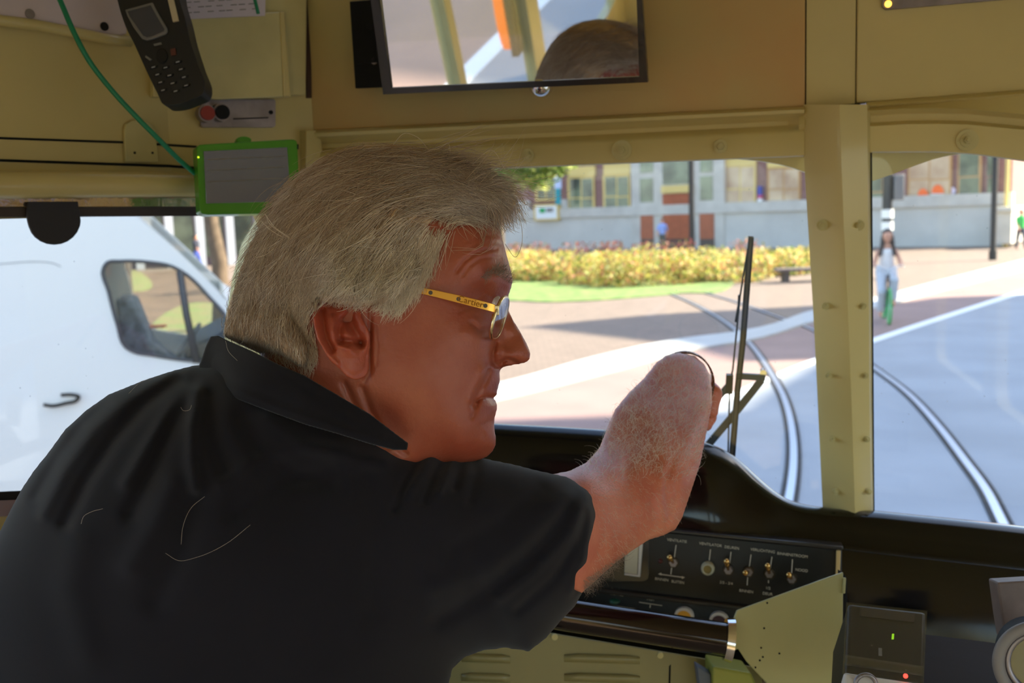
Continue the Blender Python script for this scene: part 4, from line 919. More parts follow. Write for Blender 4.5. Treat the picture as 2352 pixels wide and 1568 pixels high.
# control panel faces
def PD(x, y): return DG(x) - .085
cp = empty('control_panel', C(1700, 1440, 1.16), 'black control panel with toggle switches behind the arm', 'control panel')
M['panel'] = mat('panel_black', (16, 14, 14), .4, bump=.05, bscale=200)
plate('panel_face', [(1180, 1186), (1934, 1262), (1932, 1480), (1180, 1400)], PD, .03, M['panel'], cp, .002)
plate('panel_rim', [(1180, 1180), (1938, 1255), (1936, 1264), (1180, 1188)], lambda x, y: PD(x, y)-.006, .03, mat('panel_rim', (40, 36, 34), .3, coat=.3), cp, .002)
plate('cream_edge', [(1921, 1264), (1931, 1264), (1929, 1330), (1919, 1330)], lambda x, y: PD(x, y)-.004, .006, mat('cream_edge', (210, 180, 120), .5), cp, .001)
plate('lower_rim', [(1180, 1326), (1932, 1420), (1932, 1432), (1180, 1338)], lambda x, y: PD(x, y)-.01, .02, mat('panel_lip', (34, 31, 30), .35, coat=.3), cp, .003)
rt = (C(1800, 1272, PD(1800, 0))-C(1600, 1248, PD(1600, 0))).normalized(); upv = (C(1700, 1200, PD(1700, 0))-C(1690, 1300, PD(1690, 0))).normalized(); nn = rt.cross(upv).normalized()
if nn.dot(EYE-C(1700, 1300, 1.15)) < 0: nn = -nn
def pd(x, y, o=0): return C(x, y, PD(x, y)) + nn*o
def label(s, x, y, wpx, hpx=8):
    return text('lettering', s, pd(x, y, .0012), rt, upv, hpx*1.25/F*1.36, mat('panel_print', (205, 195, 175), .6) if 'panel_print' not in bpy.data.materials else bpy.data.materials['panel_print'], cp)
for s_, x, y in (('VENTILATIE', 1555, 1241), ('VENTILATOR', 1632, 1250), ('DEUREN', 1681, 1257), ('VERLICHTING', 1752, 1264), ('BINNENSTROOM', 1820, 1274), ('BINNEN', 1520, 1330), ('BUITEN', 1557, 1336), ('2/5 - 3/4', 1668, 1338), ('BINNEN', 1714, 1357), ('1/2', 1764, 1350), ('DEUR', 1763, 1363), ('NOOD', 1841, 1309), ('ZAND', 1415, 1354), ('KOPPEL', 1417, 1364), ('LICHT', 1495, 1368), ('MIST', 1495, 1376), ('REM', 1662, 1392)):
    o_ = label(s_, x, y, 60, 7)
def pline(name, x0, y0, x1, y1, wd=1.2):
    return MB().tube([pd(x0, y0, .001), pd(x1, y1, .001)], wd/F*1.3, 6).build(name, bpy.data.materials['panel_print'], cp)
for a in ((1553, 1251, 1549, 1279), (1543, 1302, 1541, 1318), (1632, 1261, 1629, 1286), (1679, 1267, 1676, 1292), (1725, 1273, 1721, 1302), (1717, 1325, 1716, 1343), (1773, 1278, 1769, 1304), (1765, 1332, 1765, 1338), (1820, 1284, 1818, 1316), (1494, 1388, 1493, 1395)): pline('printed_line', *a)
ar = pline('printed_arrow', 1517, 1318, 1567, 1325, 1.2); pline('printed_arrow', 1468, 1382, 1521, 1390, 1.0)
for x, y, s in ((1515, 1317.5, -1), (1570, 1325.5, 1)): MB().prism([pd(x+s*3, y), pd(x-s*4, y-3), pd(x-s*4, y+3)], nn*.001).build('arrow_head', bpy.data.materials['panel_print'], cp)
M['bulb'] = mat('switch_boot', (70, 58, 44), .25, coat=.5)
for k, (x, y, tx, ty, nm) in enumerate(((1547, 1291, -9, -11, 'leftmost'), (1673, 1308, -4, -19, 'second'), (1719, 1312, -7, 3, 'third'), (1767, 1316, -4, -17, 'fourth'), (1818, 1328, -6, -8, 'rightmost'))):
    rr = empty('toggle_switch', pd(x, y), '%s of the five metal toggle switches on the control panel' % nm, 'switch', 'toggle switches of the control panel')
    MB().disc(pd(x, y), nn, .0082, .004, 20, .0072).build('collar', M['bulb'], rr, True, sharp=40)
    MB().disc(pd(x, y, .002), nn, .0056, .004, 6).build('nut', M['steel'], rr)
    e = C(x+tx, y+ty, PD(x, y)-.018)
    MB().tube([pd(x, y, .003), e], [.002, .0034], 10).build('lever', M['brass'], rr, True); MB().ball(e, .0042, 14, 8).build('tip', M['brass'], rr, True)
kn = empty('white_knob', pd(1626, 1302), 'round cream push button between the toggle switches', 'button')
cc = pd(1626, 1303); MB().loft([[cc+rt*r_*math.cos(t)+upv*r_*math.sin(t)+nn*h for t in [k*2*math.pi/28 for k in range(28)]] for r_, h in ((.0093, 0), (.0093, .006), (.0085, .012), (.0066, .015), (.0058, .014), (.0056, .009))]).build('button_body', mat('cream_button', (205, 200, 170), .4), kn, True, sharp=45)
MB().disc(cc+nn*.008, nn, .0057, .003, 24).build('button_face', mat('olive_button_face', (150, 130, 70), .5), kn)
ind = empty('red_indicator', pd(1517, 1288), 'unlit dark red indicator left of the toggle switches', 'indicator'); MB().ball(pd(1517, 1288), .0035, 14, 8).build('lens', mat('dark_red_lens', (90, 40, 30), .3), ind, True)
for x, y, inner, nm in ((1572, 1413, mat('amber_gauge', (230, 160, 20), .4), 'amber centred'), (1652, 1424, mat('brown_gauge', (70, 34, 34), .4), 'dark centred')):
    g_ = empty('push_button', pd(x, y), '%s button with a white ring half hidden by the black tube' % nm, 'button'); c2 = pd(x, y, .012)
    MB().disc(c2-nn*.012, nn, .0135, .012, 28).build('ring', M['white'], g_, True, sharp=40); MB().disc(c2, nn, .0098, .002, 24).build('cap', inner, g_, True, sharp=40)
gi = empty('green_indicator', pd(1412, 1380), 'dim green indicator on the lower row of the control panel', 'indicator'); MB().ball(pd(1412, 1380), .008, 16, 8, (1, 1, .5)).build('lens', mat('green_lens', (40, 90, 70), .3), gi, True)
# rocker gauge under the forearm
gm = empty('gauge', pd(1440, 1290), 'pale rectangular gauge in a clear cover under the forearm', 'gauge')
plate('cover', rrect(1385, 1215, 1490, 1335, 14), lambda x, y: PD(x, y)-.004, .006, mat('gauge_bezel', (60, 54, 48), .2, coat=.5), gm, .002)
plate('dial', [(1436, 1222), (1468, 1226), (1464, 1319), (1434, 1315)], lambda x, y: PD(x, y)-.0075, .006, mat('ivory_dial', (200, 190, 160), .5), gm, .0008)
plate('dial_rim', [(1469, 1224), (1478, 1226), (1470, 1325), (1434, 1320), (1434, 1316), (1465, 1320)], lambda x, y: PD(x, y)-.0085, .006, M['white'], gm, .0006)

# ---- black tube, cream bracket plate, louvred panel
ht = empty('handrail_tube', C(1480, 1440, 1.2), 'glossy black tube across the dashboard front', 'tube')
MB().tube([C(1150, 1382, 1.21), C(1300, 1411, 1.205), C(1672, 1468, 1.19)], .0195, 40).build('tube', mat('black_chrome', (40, 30, 30), .1, metal=.75, coat=.5), ht, True, sharp=50)
fc = C(1672, 1468, 1.19); ax_ = (fc-C(1300, 1411, 1.205)).normalized()
MB().disc(fc-ax_*.004, ax_, .0245, .009, 36, .0265).build('flange', M['chrome'], ht, True, sharp=40)
br = empty('bracket', C(1800, 1560, 1.18), 'pale green painted bracket plate holding the black tube', 'bracket')
M['palegreen'] = mat('pale_green_paint', (176, 170, 116), .35, coat=.3, var=.04, vscale=10, bump=.05)
plate('side_plate', [(1937, 1314), (1905, 1325), (1692, 1402), (1674, 1450), (1668, 1492), (1672, 1503), (1685, 1495), (1695, 1490), (1715, 1520), (1760, 1568), (1800, 1640), (1935, 1640)], lambda x, y: 1.18+(1937-x)*.00004, .004, M['palegreen'], br, .0012)
plate('slot', [(1675, 1453), (1692, 1453), (1691, 1477), (1674, 1475)], lambda x, y: 1.1785+(1937-x)*.00004, .003, M['olive2'], br)
plate('edge_strip', [(1937, 1316), (1946, 1330), (1944, 1640), (1935, 1640)], 1.185, .02, M['blackmat'], br)
for y in (1345, 1455): plate('hinge_tab', [(1938, y-18), (1944, y-18), (1942, y+18), (1936, y+18)], 1.176, .004, M['palegreen'], br, .001)
for x, y in ((1755, 1442), (1748, 1487), (1752, 1508), (1745, 1516), (1735, 1532), (1762, 1384), (1790, 1500)): MB().disc(C(x, y, 1.1799+(1937-x)*.00004), (0, -1, 0), .0012, .0006, 7).build('paint_chip', M['dark'], br)
lv = empty('louvred_panel', C(1400, 1560, 1.25), 'olive metal panel with pressed louvres under the dashboard', 'panel')
LV = lambda x, y: 1.255+(y-1480)*.0
M['louvre'] = mat('louvre_paint', (146, 136, 88), .4, coat=.2, var=.05)
plate('panel', [(700, 1380), (1270, 1455), (1500, 1493), (1750, 1535), (1760, 1760), (700, 1760)], LV, .004, M['louvre'], lv, .001)
for x0, x1, ys in ((1060, 1172, (1508, 1552)), (1296, 1470, (1508, 1552, 1596))):
    for y in ys:
        sec = []
        for t in np.linspace(0, 1, 13):
            x = x0+(x1-x0)*t; e = min(1, 6*t, 6*(1-t)); h = .006*math.sqrt(max(e, .02)); yy = y+(x-x0)*.03
            sec.append([C(x, yy-9*math.sqrt(max(e, .02)), 1.255), C(x, yy-5, 1.255-h*.8), C(x, yy+2, 1.255-h), C(x, yy+9, 1.255-h*.9), C(x, yy+12, 1.255)])
        MB().loft(sec, False, False).build('louvre', M['louvre'], lv, True)
for x, y in ((1274, 1461), (1516, 1503)): MB().disc(C(x, y, 1.255), (0, -1, 0), .004, .003, 14).build('screw', M['olive2'], lv)
plate('seam', [(1537, 1530), (1541, 1526), (1539, 1600), (1535, 1600)], 1.254, .002, M['dark'], lv)
gb = empty('grey_lever', C(1630, 1568, 1.2), 'blue grey lever end under the black tube', 'lever')
plate('lever', [(1600, 1528), (1634, 1548), (1636, 1620), (1612, 1620)], 1.21, .02, mat('blue_grey', (90, 96, 108), .5), gb, .002)
yb = plate('yellow_green_box', [(1637, 1530), (1725, 1545), (1770, 1640), (1637, 1640)], 1.2, .05, mat('yellow_green', (150, 150, 60), .5), None, .003); tag(yb, 'yellow green box edge below the bracket', 'box')

# ---- lower right: dark shelf, clear topped box, hose end
sb = empty('ticket_machine', C(2035, 1568, 1.0), 'black box with a clear cover and small green and red lights', 'box')
BD = lambda x, y: 1.02-(y-1385)*.0004
plate('body', [(1948, 1384), (2128, 1404), (2122, 1640), (1938, 1640)], BD, .08, M['blackmat'], sb, .004)
plate('recess', [(1976, 1395), (2102, 1408), (2100, 1428), (1975, 1414)], lambda x, y: BD(x, y)-.002, .003, mat('recess_brown', (40, 32, 30), .5), sb)
plate('clear_cover', [(1945, 1382), (2130, 1402), (2122, 1568), (1936, 1545)], lambda x, y: BD(x, y)-.025, .002, M['clear'], sb)
plate('clear_edge', [(1942, 1503), (2122, 1530), (2122, 1548), (1940, 1522)], lambda x, y: BD(x, y)-.028, .003, M['clear'], sb)
plate('white_base', [(1938, 1541), (2118, 1568), (2118, 1650), (1938, 1650)], lambda x, y: BD(x, y)-.012, .03, M['white'], sb, .003)
MB().torus(C(1988, 1573, .935), CAM.to_3x3() @ Vector((0, 0, 1)), .0098, .0022).build('knob_ring', M['steel'], sb, True)
plate('green_display', [(2049, 1455), (2054, 1455), (2053, 1467), (2048, 1467)], lambda x, y: BD(x, y)-.003, .002, mat('green_led', (140, 200, 30), .4, em=(140, 200, 30), ems=.7), sb)
MB().ball(C(2080, 1552, .94), .0022, 12, 8).build('red_led', mat('red_led', (255, 50, 40), .4, em=(255, 50, 40), ems=3.5), sb)
plate('grey_slider', [(2018, 1487), (2026, 1488), (2026, 1506), (2018, 1505)], lambda x, y: BD(x, y)-.003, .002, M['grey'], sb)
o = plate('dark_cloth', [(2122, 1456), (2300, 1478), (2352, 1500), (2420, 1700), (2122, 1700)], lambda x, y: 1.1-(y-1456)*.0006, .02, mat('brown_black_cloth', (38, 30, 26), .9, bump=.5, bscale=9), None); tag(o, 'dark brown cloth lying right of the clear topped box', 'cloth')
o = plate('brown_plate', [(2291, 1338), (2420, 1330), (2420, 1500), (2310, 1470), (2302, 1420)], 1.0, .02, mat('brown_plate', (110, 92, 84), .6, var=.2, vscale=30), None, .002); tag(o, 'worn brown plate at the right edge above the round lamp', 'plate')
hr = empty('round_lamp', C(2400, 1520, .9), 'round grey rimmed lamp at the lower right corner', 'lamp')
cz = CAM.to_3x3() @ Vector((0, 0, 1)); cn = (cz + CAM.to_3x3() @ Vector((-.35, 0, 0))).normalized(); c3 = C(2392, 1528, .92)
MB().torus(c3, cn, .036, .0055, 48, 12).build('rim', mat('grey_rubber', (128, 120, 114), .55), hr, True); MB().disc(c3-cn*.05, cn, .033, .04, 40).build('housing', M['rubber'], hr); MB().torus(c3-cn*.004, cn, .028, .003, 40, 8).build('inner_ring', M['steel'], hr, True)
MB().disc(c3-cn*.008, cn, .027, .002, 36).build('lens', mat('lamp_lens', (80, 86, 80), .1, spec=1), hr)

# orange marker lamp and green grab pole outside the rear left window (seen in the mirror)

ol = empty('marker_lamp', T(LB-.075, back+1.9, 1.55), 'orange marker lamp outside the rear window post, seen in the mirror', 'lamp')
MB().prism([T(LB-.08, back+1.84+.05*math.cos(t), 1.68+.16*math.sin(t)) for t in [k*math.pi/10 for k in range(20)]], -TL*.05).build('lens', mat('orange_lens', (255, 120, 20), .25, em=(255, 110, 10), ems=.5), ol, bevel=.01)
MB().box(T(LB-.065, back+1.84, 1.68), .03, .12, .34, (TL, TA, UP)).build('base', M['rubber'], ol)
# ================================================================== THE DRIVER
class TPS:
    """thin plate spline over the picture plane of the figure"""
    def __init__(s, pts, vals, lam=1e-4):
        s.p = np.array(pts, float)/100; n = len(s.p); r = np.linalg.norm(s.p[:, None]-s.p[None], axis=-1)
        K = s.k(r)+lam*np.eye(n); P = np.c_[np.ones(n), s.p]; A = np.zeros((n+3, n+3)); A[:n, :n] = K; A[:n, n:] = P; A[n:, :n] = P.T
        s.w = np.linalg.solve(A, np.r_[np.array(vals, float), 0, 0, 0])
    @staticmethod
    def k(r): return r*r*np.log(r+1e-9)
    def __call__(s, x, y):
        x = np.asarray(x, float)/100; y = np.asarray(y, float)/100; sh = x.shape; q = np.stack([x.ravel(), y.ravel()], 1); out = np.empty(len(q))
        for i in range(0, len(q), 20000):
            c = q[i:i+20000]; r = np.linalg.norm(c[:, None]-s.p[None], axis=-1); out[i:i+20000] = s.k(r) @ s.w[:-3] + s.w[-3] + c @ s.w[-2:]
        return out.reshape(sh)
def segdist(x, y, pl):
    best = np.full(x.shape, 1e9)
    for (ax, ay), (bx, by) in zip(pl[:-1], pl[1:]):
        dx, dy = bx-ax, by-ay; t = np.clip(((x-ax)*dx+(y-ay)*dy)/(dx*dx+dy*dy+1e-9), 0, 1); best = np.minimum(best, np.hypot(x-ax-t*dx, y-ay-t*dy))
    return best
def inside(x, y, poly):
    c = np.zeros(x.shape, bool); n = len(poly)
    for i in range(n):
        x1, y1 = poly[i]; x2, y2 = poly[(i+1) % n]
        if y1 == y2: continue
        c ^= ((y1 > y) != (y2 > y)) & (x < (x2-x1)*(y-y1)/(y2-y1)+x1)
    return c
class Blob:
    """a rounded body given by its outline, its half thickness W (mm) at points, and the depth of its middle surface"""
    def __init__(s, outline, ctrl, mid, strokes=(), midstrokes=(), dens=14, round_=30):
        pl = []
        n = len(outline)
        for i in range(n):
            a = np.array(outline[i], float); b = np.array(outline[(i+1) % n], float); L = np.linalg.norm(b-a); k = max(1, int(L/dens))
            for j in range(k): pl.append(tuple(a+(b-a)*j/k))
        s.outline = pl; s.mx = max(c[2] for c in ctrl)
        s.t = TPS(pl+[(c[0], c[1]) for c in ctrl], [0]*len(pl)+[(c[2]/1000)**2*1e3 for c in ctrl])
        s.mid = mid; s.st = strokes; s.ms = midstrokes
    def Q(s, x, y):
        q = s.t(x, y)/1e3; ins = inside(x, y, s.outline); d = segdist(x, y, s.outline+[s.outline[0]])
        sgn = np.where(ins, 1, -1)*d                       # px, positive inside
        lim = np.clip(sgn, -50, None)*2.6e-5               # keeps the zero level on the outline
        q = np.where(ins, np.maximum(q, np.minimum(lim*0.35, 2e-5)), np.minimum(lim, -1e-7))
        return q
    def Wn(s, x, y):
        q = s.Q(x, y); W = np.sqrt(np.maximum(q, 0))
        return W, q
    def disp(s, x, y, st):
        o = np.zeros(np.shape(x))
        for pl, a, sg in st: o += a/1000*np.exp(-(segdist(x, y, pl)/sg)**2/2)
        return o
    def near(s, x, y):
        W, q = s.Wn(x, y); return s.mid(x, y)+s.disp(x, y, s.ms)-np.maximum(W-s.disp(x, y, s.st)*np.clip(W/.01, 0, 1), 0)
    def mesh(s, step, ds, clip=None):
        P = np.array(s.outline); x = np.arange(P[:, 0].min()-3*step, P[:, 0].max()+3.1*step, step); y = np.arange(P[:, 1].min()-3*step, P[:, 1].max()+3.1*step, step)
        X, Y = np.meshgrid(x, y, indexing='ij'); W, q = s.Wn(X, Y); dn = s.disp(X, Y, s.st)*np.clip(W/.01, 0, 1); Wn = np.maximum(W-dn, .0003); D = s.mid(X, Y)+s.disp(X, Y, s.ms)
        D = np.broadcast_to(D, X.shape); mm = q > -1e-5
        lo = (D-W-np.abs(dn)*1.2)[mm].min()-3*ds; hi = (D+W)[mm].max()+3*ds; z = np.arange(lo, hi, ds)
        n = D[..., None]-z[None, None, :]; qn = np.where(q > 0, Wn*Wn, q)[..., None]; qf = q[..., None]
        F_ = np.where(n > 0, n*n-qn, n*n-qf); F_ = F_/(2*np.sqrt(np.maximum(qf, 0)+n*n)+.004)
        V, Qd = nets(F_.astype(np.float32), [x, y, z]); return Cn(V[:, 0], V[:, 1], V[:, 2]), Qd
def joinm(parts):
    V = []; Q = []; n = 0
    for v, q in parts: V.append(v); Q.append(q+n); n += len(v)
    return np.concatenate(V), np.concatenate(Q)

D0 = 0.87
face = [(1085, 432), (1120, 470), (1140, 505), (1152, 540), (1161, 575), (1168, 600), (1175, 627), (1178, 645), (1174, 662), (1168, 680), (1167, 700), (1171, 718), (1180, 737), (1190, 752), (1199, 768), (1211, 790), (1219, 811), (1218, 822), (1211, 831), (1199, 835), (1180, 838), (1160, 842), (1151, 846),
        (1148, 856), (1149, 872), (1145, 888), (1142, 900), (1141, 907), (1134, 914), (1139, 920), (1142, 930), (1141, 942), (1137, 957), (1135, 975), (1137, 992), (1139, 1006), (1138, 1023), (1131, 1037), (1121, 1047), (1105, 1055), (1080, 1062), (1040, 1070), (1000, 1080), (965, 1105), (945, 1150), (930, 1230),
        (560, 1230), (550, 1150), (560, 1040), (580, 950), (598, 880), (600, 820), (585, 770), (572, 710), (570, 640), (585, 570), (620, 500), (670, 440), (730, 392), (800, 362), (880, 350), (950, 363), (1020, 390)]
fc_ = [(860, 500, 71), (960, 500, 68), (760, 520, 72), (700, 600, 73), (860, 620, 77), (960, 600, 71), (1040, 560, 62), (1080, 520, 54), (1000, 450, 53), (900, 420, 54), (780, 440, 57), (660, 560, 56), (640, 680, 60), (740, 700, 74), (850, 720, 74), (640, 780, 56),
       (1100, 560, 56), (1130, 580, 44), (1147, 600, 32), (1120, 620, 53), (1145, 636, 41), (1164, 640, 24), (1040, 640, 64), (1085, 650, 58), (1130, 648, 47), (1155, 664, 22),
       (1150, 690, 17), (1122, 690, 37), (1134, 700, 27), (1095, 700, 49), (1060, 700, 59), (1110, 668, 45), (1185, 770, 9), (1170, 760, 13), (1195, 800, 14), (1207, 814, 10), (1180, 815, 18), (1160, 815, 20), (1150, 790, 18), (1155, 765, 15), (1152, 735, 15), (1160, 728, 10), (1142, 828, 20), (1160, 834, 15), (1185, 830, 11),
       (1122, 820, 35), (1100, 780, 51), (1122, 770, 37), (1108, 735, 47), (1060, 780, 63), (1000, 780, 70), (930, 780, 73), (1080, 840, 54), (1105, 855, 45), (1125, 872, 28), (1137, 882, 18),
       (1105, 915, 35), (1122, 903, 27), (1132, 905, 17), (1122, 930, 26), (1133, 928, 15), (1088, 915, 44), (1070, 920, 50), (1128, 1000, 18), (1112, 1010, 28), (1118, 968, 27), (1090, 1000, 38), (1060, 1020, 42), (1090, 960, 43), (1110, 1038, 17),
       (1000, 900, 67), (920, 900, 70), (850, 880, 67), (1000, 980, 57), (940, 980, 60), (880, 960, 58), (1010, 1040, 36), (950, 1050, 48), (790, 780, 70), (700, 860, 60), (760, 940, 60), (680, 950, 58), (740, 1040, 60), (850, 1030, 55), (700, 1120, 65), (820, 1130, 60), (880, 1090, 52), (640, 1180, 60), (850, 1190, 60)]
fst = [([(1050, 622), (1066, 600), (1090, 582), (1115, 574), (1140, 572)], 2.3, 3.2), ([(1062, 632), (1078, 610), (1100, 595), (1128, 590), (1150, 592)], 1.3, 3.2), ([(1082, 555), (1110, 540), (1142, 540)], 1.0, 4), ([(1070, 575), (1100, 557), (1150, 560)], .9, 4),
       ([(1095, 690), (1103, 680), (1116, 675), (1131, 682)], 1.6, 2.6), ([(1110, 702), (1124, 707), (1136, 704)], 1.2, 2.4), ([(1124, 854), (1116, 872), (1104, 892), (1094, 910), (1088, 930)], 5.0, 5.0), ([(1112, 850), (1098, 880), (1080, 915)], -2.6, 8),
       ([(1138, 785), (1131, 812), (1133, 832), (1142, 840)], 7.0, 4.5), ([(1153, 832), (1163, 826), (1176, 829), (1186, 833)], 6.5, 3.6), ([(1144, 812), (1150, 800), (1165, 806), (1172, 818)], -1.2, 5), ([(1142, 914), (1120, 912), (1105, 914), (1095, 921)], 3.4, 2.6), ([(1098, 922), (1092, 940), (1085, 958)], 2.8, 4),
       ([(1135, 965), (1122, 968), (1112, 975)], 1.4, 5), ([(832, 890), (850, 945), (885, 1000), (930, 1040)], 3.5, 6), ([(790, 880), (810, 925), (845, 975), (890, 1025)], 3.5, 6), ([(862, 742), (867, 790), (864, 840)], .9, 3), ([(874, 740), (882, 800)], .6, 3),
       ([(1083, 742), (1102, 757), (1122, 755)], 2.6, 4), ([(1095, 725), (1112, 738), (1126, 738)], 1.0, 3), ([(1060, 700), (1078, 694), (1090, 694)], .7, 2.4), ([(1058, 716), (1075, 708), (1088, 704)], .7, 2.4), ([(1070, 764), (1098, 776), (1120, 776)], -1.6, 8), ([(1100, 900), (1094, 890)], .8, 3),
       ([(852, 700), (849, 780), (850, 850), (838, 874)], 3.2, 4.5), ([(1112, 1000), (1120, 1015), (1118, 1030)], .8, 5), ([(1104, 985), (1112, 1008)], .7, 4), ([(1126, 650), (1150, 632), (1170, 630)], -1.6, 9)]
headb = Blob(face, fc_, lambda x, y: D0+0*np.asarray(x, float), fst)
earo = [(716, 708), (717, 722), (721, 750), (728, 778), (738, 796), (749, 817), (760, 831), (779, 847), (795, 864), (807, 871), (822, 873), (837, 867), (846, 856), (849, 841), (848, 820), (851, 792), (851, 767), (843, 750), (832, 729), (828, 705), (812, 686), (770, 676), (742, 680), (725, 690)]
eard = TPS([(716, 720), (735, 800), (800, 870), (850, 850), (855, 760), (835, 700), (770, 676), (790, 770)], [.786, .778, .787, .801, .799, .802, .804, .787])
earb = Blob(earo, [(745, 740, 5.5), (790, 760, 5.5), (830, 820, 6.5), (810, 850, 6), (770, 810, 5.5), (800, 700, 5), (845, 790, 6), (760, 700, 5)], eard, (),
            [([(741, 712), (744, 745), (750, 778), (764, 803)], 5.5, 5), ([(788, 738), (780, 755), (778, 778)], 6, 7), ([(803, 735), (814, 758), (828, 783)], 9, 9), ([(785, 783), (806, 784), (828, 790)], 7.5, 6), ([(810, 700), (804, 720), (794, 733)], 7, 5),
             ([(722, 700), (724, 750), (735, 785), (752, 812), (775, 835)], -3, 5), ([(764, 730), (766, 760), (776, 792), (800, 800)], -2.5, 5), ([(842, 748), (845, 780), (842, 802)], -2.5, 5), ([(800, 806), (812, 812)], -2.5, 8), ([(805, 850), (830, 845)], -2, 14)], dens=8)
armo = [(1100, 1130), (1180, 1105), (1250, 1092), (1310, 1080), (1345, 1062), (1375, 1030), (1395, 980), (1412, 940), (1442, 903), (1480, 866), (1507, 832), (1530, 815), (1560, 809), (1595, 816), (1618, 835), (1630, 860), (1636, 890), (1636, 930), (1629, 965), (1620, 1010), (1610, 1060), (1597, 1100), (1582, 1145), (1568, 1187), (1552, 1215), (1525, 1229), (1490, 1240), (1450, 1266), (1410, 1296), (1370, 1332), (1337, 1362), (1312, 1352), (1270, 1300), (1180, 1270), (1100, 1240)]
armd = TPS([(1100, 1210), (1250, 1220), (1350, 1220), (1350, 1100), (1430, 1160), (1530, 1180), (1480, 1080), (1420, 1010), (1600, 1060), (1520, 940), (1610, 930), (1570, 850), (1570, 810)], [.88, .905, .935, .95, .985, 1.02, 1.03, 1.06, 1.06, 1.13, 1.15, 1.215, 1.235], 1e-3)
armb = Blob(armo, [(1150, 1210, 50), (1250, 1215, 49), (1350, 1215, 48), (1430, 1170, 46), (1480, 1090, 46), (1500, 1000, 41), (1540, 920, 33), (1565, 855, 27), (1525, 1165, 38), (1420, 1090, 42), (1450, 1020, 38), (1560, 1100, 38), (1590, 1000, 30), (1545, 1205, 20), (1400, 1240, 42), (1335, 1320, 26), (1300, 1300, 26)], armd,
            [([(1545, 1060), (1532, 1100), (1530, 1135), (1536, 1175)], 3.0, 5), ([(1555, 1100), (1552, 1140), (1545, 1170)], 1.8, 4), ([(1530, 1205), (1537, 1185), (1548, 1170)], 1.6, 4), ([(1520, 1090), (1516, 1130), (1522, 1190)], -2.5, 8), ([(1470, 980), (1450, 1040), (1440, 1090)], 2.5, 12), ([(1500, 940), (1520, 1010), (1530, 1060)], -2.5, 14), ([(1350, 1060), (1400, 1110), (1450, 1130)], 2, 14)])
drv = empty('person', C(500, 1568, .9)-Vector((0, 0, .7)), 'grey haired driver in a dark polo shirt and gold glasses reaching towards the windscreen', 'person')
parts_ = [headb.mesh(3, .0018), earb.mesh(2.2, .0009), armb.mesh(4, .0025)]
c = lambda x, y, d: np.array(C(x, y, d))
# hand beyond the wrist, five fingers curling over the dashboard crest
wr = c(1575, 850, 1.22); kn0 = c(1590, 905, 1.295)
hp_ = [(c(1578, 868, 1.225), c(1588, 890, 1.265), .023, .027), (c(1568, 890, 1.28), c(1608, 905, 1.285), .022, .024), (c(1588, 890, 1.265), c(1590, 915, 1.30), .027, .027)]
for (x0, y0), (x1, y1), (x2, y2), (x3, y3), d0, r_ in (((1560, 915), (1556, 948), (1558, 978), (1562, 1000), 1.305, .0095), ((1582, 918), (1582, 955), (1584, 985), (1587, 1006), 1.31, .010), ((1602, 916), (1608, 950), (1608, 980), (1606, 1002), 1.305, .0098), ((1618, 906), (1630, 932), (1630, 958), (1624, 978), 1.29, .0088)):
    hp_ += [(c(x0, y0, d0), c(x1, y1, d0+.022), r_, r_*.95), (c(x1, y1, d0+.022), c(x2, y2, d0+.024), r_*.95, r_*.88), (c(x2, y2, d0+.024), c(x3, y3, d0+.016), r_*.88, r_*.75)]
hp_ += [(c(1610, 880, 1.25), c(1634, 905, 1.235), .014, .012), (c(1634, 905, 1.235), c(1634, 945, 1.232), .0115, .0085)]
parts_.append(sdf_mesh(hp_, .0022, .007))
# trunk, hips, legs and the other arm (below and beyond the picture)
hips = c(480, 2050, .93); 
tk = [(c(700, 1150, .885), c(560, 1500, .90), .085, .10), (c(560, 1500, .90), hips, .10, .12), (c(280, 1160, .868), c(950, 1230, .885), .045, .045)]
fdir = np.array(TA); sid = np.array(TL); dn = np.array((0, 0, -1.))
for sg in (-1, 1):
    h0 = hips+sid*.09*sg; k0 = h0+fdir*.33+dn*.06+sid*.05*sg; tk += [(h0, k0, .08, .06), (k0, k0+fdir*.03+dn*.34, .055, .04)]
sh0 = c(230, 1180, .868); e0 = sh0+fdir*.12+dn*.24; tk += [(sh0, e0, .038, .036), (e0, e0+fdir*.2+sid*.12+dn*-.0, .038, .028), (e0+fdir*.2+sid*.12, e0+fdir*.27+sid*.15, .03, .024)]
for j in range(4): q = e0+fdir*.27+sid*(.13+.018*j); tk += [(q, q+fdir*.045+dn*.01, .0095, .009), (q+fdir*.045+dn*.01, q+fdir*.06+dn*.04, .009, .007)]
parts_.append(sdf_mesh(tk, .008, .03))
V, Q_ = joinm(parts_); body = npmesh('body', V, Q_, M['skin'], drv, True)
tn = np.ones((len(V), 4)); k0 = len(parts_[0][0]); k1 = k0+len(parts_[1][0]); tn[k0:k1, :3] = (1.08, .92, .9); tn[k1:, :3] = (1.6, 1.95, 2.1)      # forearm paler than the ruddy face, plus windscreen light painted into its tint
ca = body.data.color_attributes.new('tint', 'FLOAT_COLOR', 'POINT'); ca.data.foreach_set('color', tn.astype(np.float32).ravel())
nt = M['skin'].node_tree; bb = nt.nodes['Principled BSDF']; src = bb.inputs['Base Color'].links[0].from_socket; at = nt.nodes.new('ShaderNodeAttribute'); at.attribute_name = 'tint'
ml = nt.nodes.new('ShaderNodeMix'); ml.data_type = 'RGBA'; ml.blend_type = 'MULTIPLY'; ml.inputs[0].default_value = 1; nt.links.new(src, ml.inputs[6]); nt.links.new(at.outputs['Color'], ml.inputs[7]); nt.links.new(ml.outputs[2], bb.inputs['Base Color'])

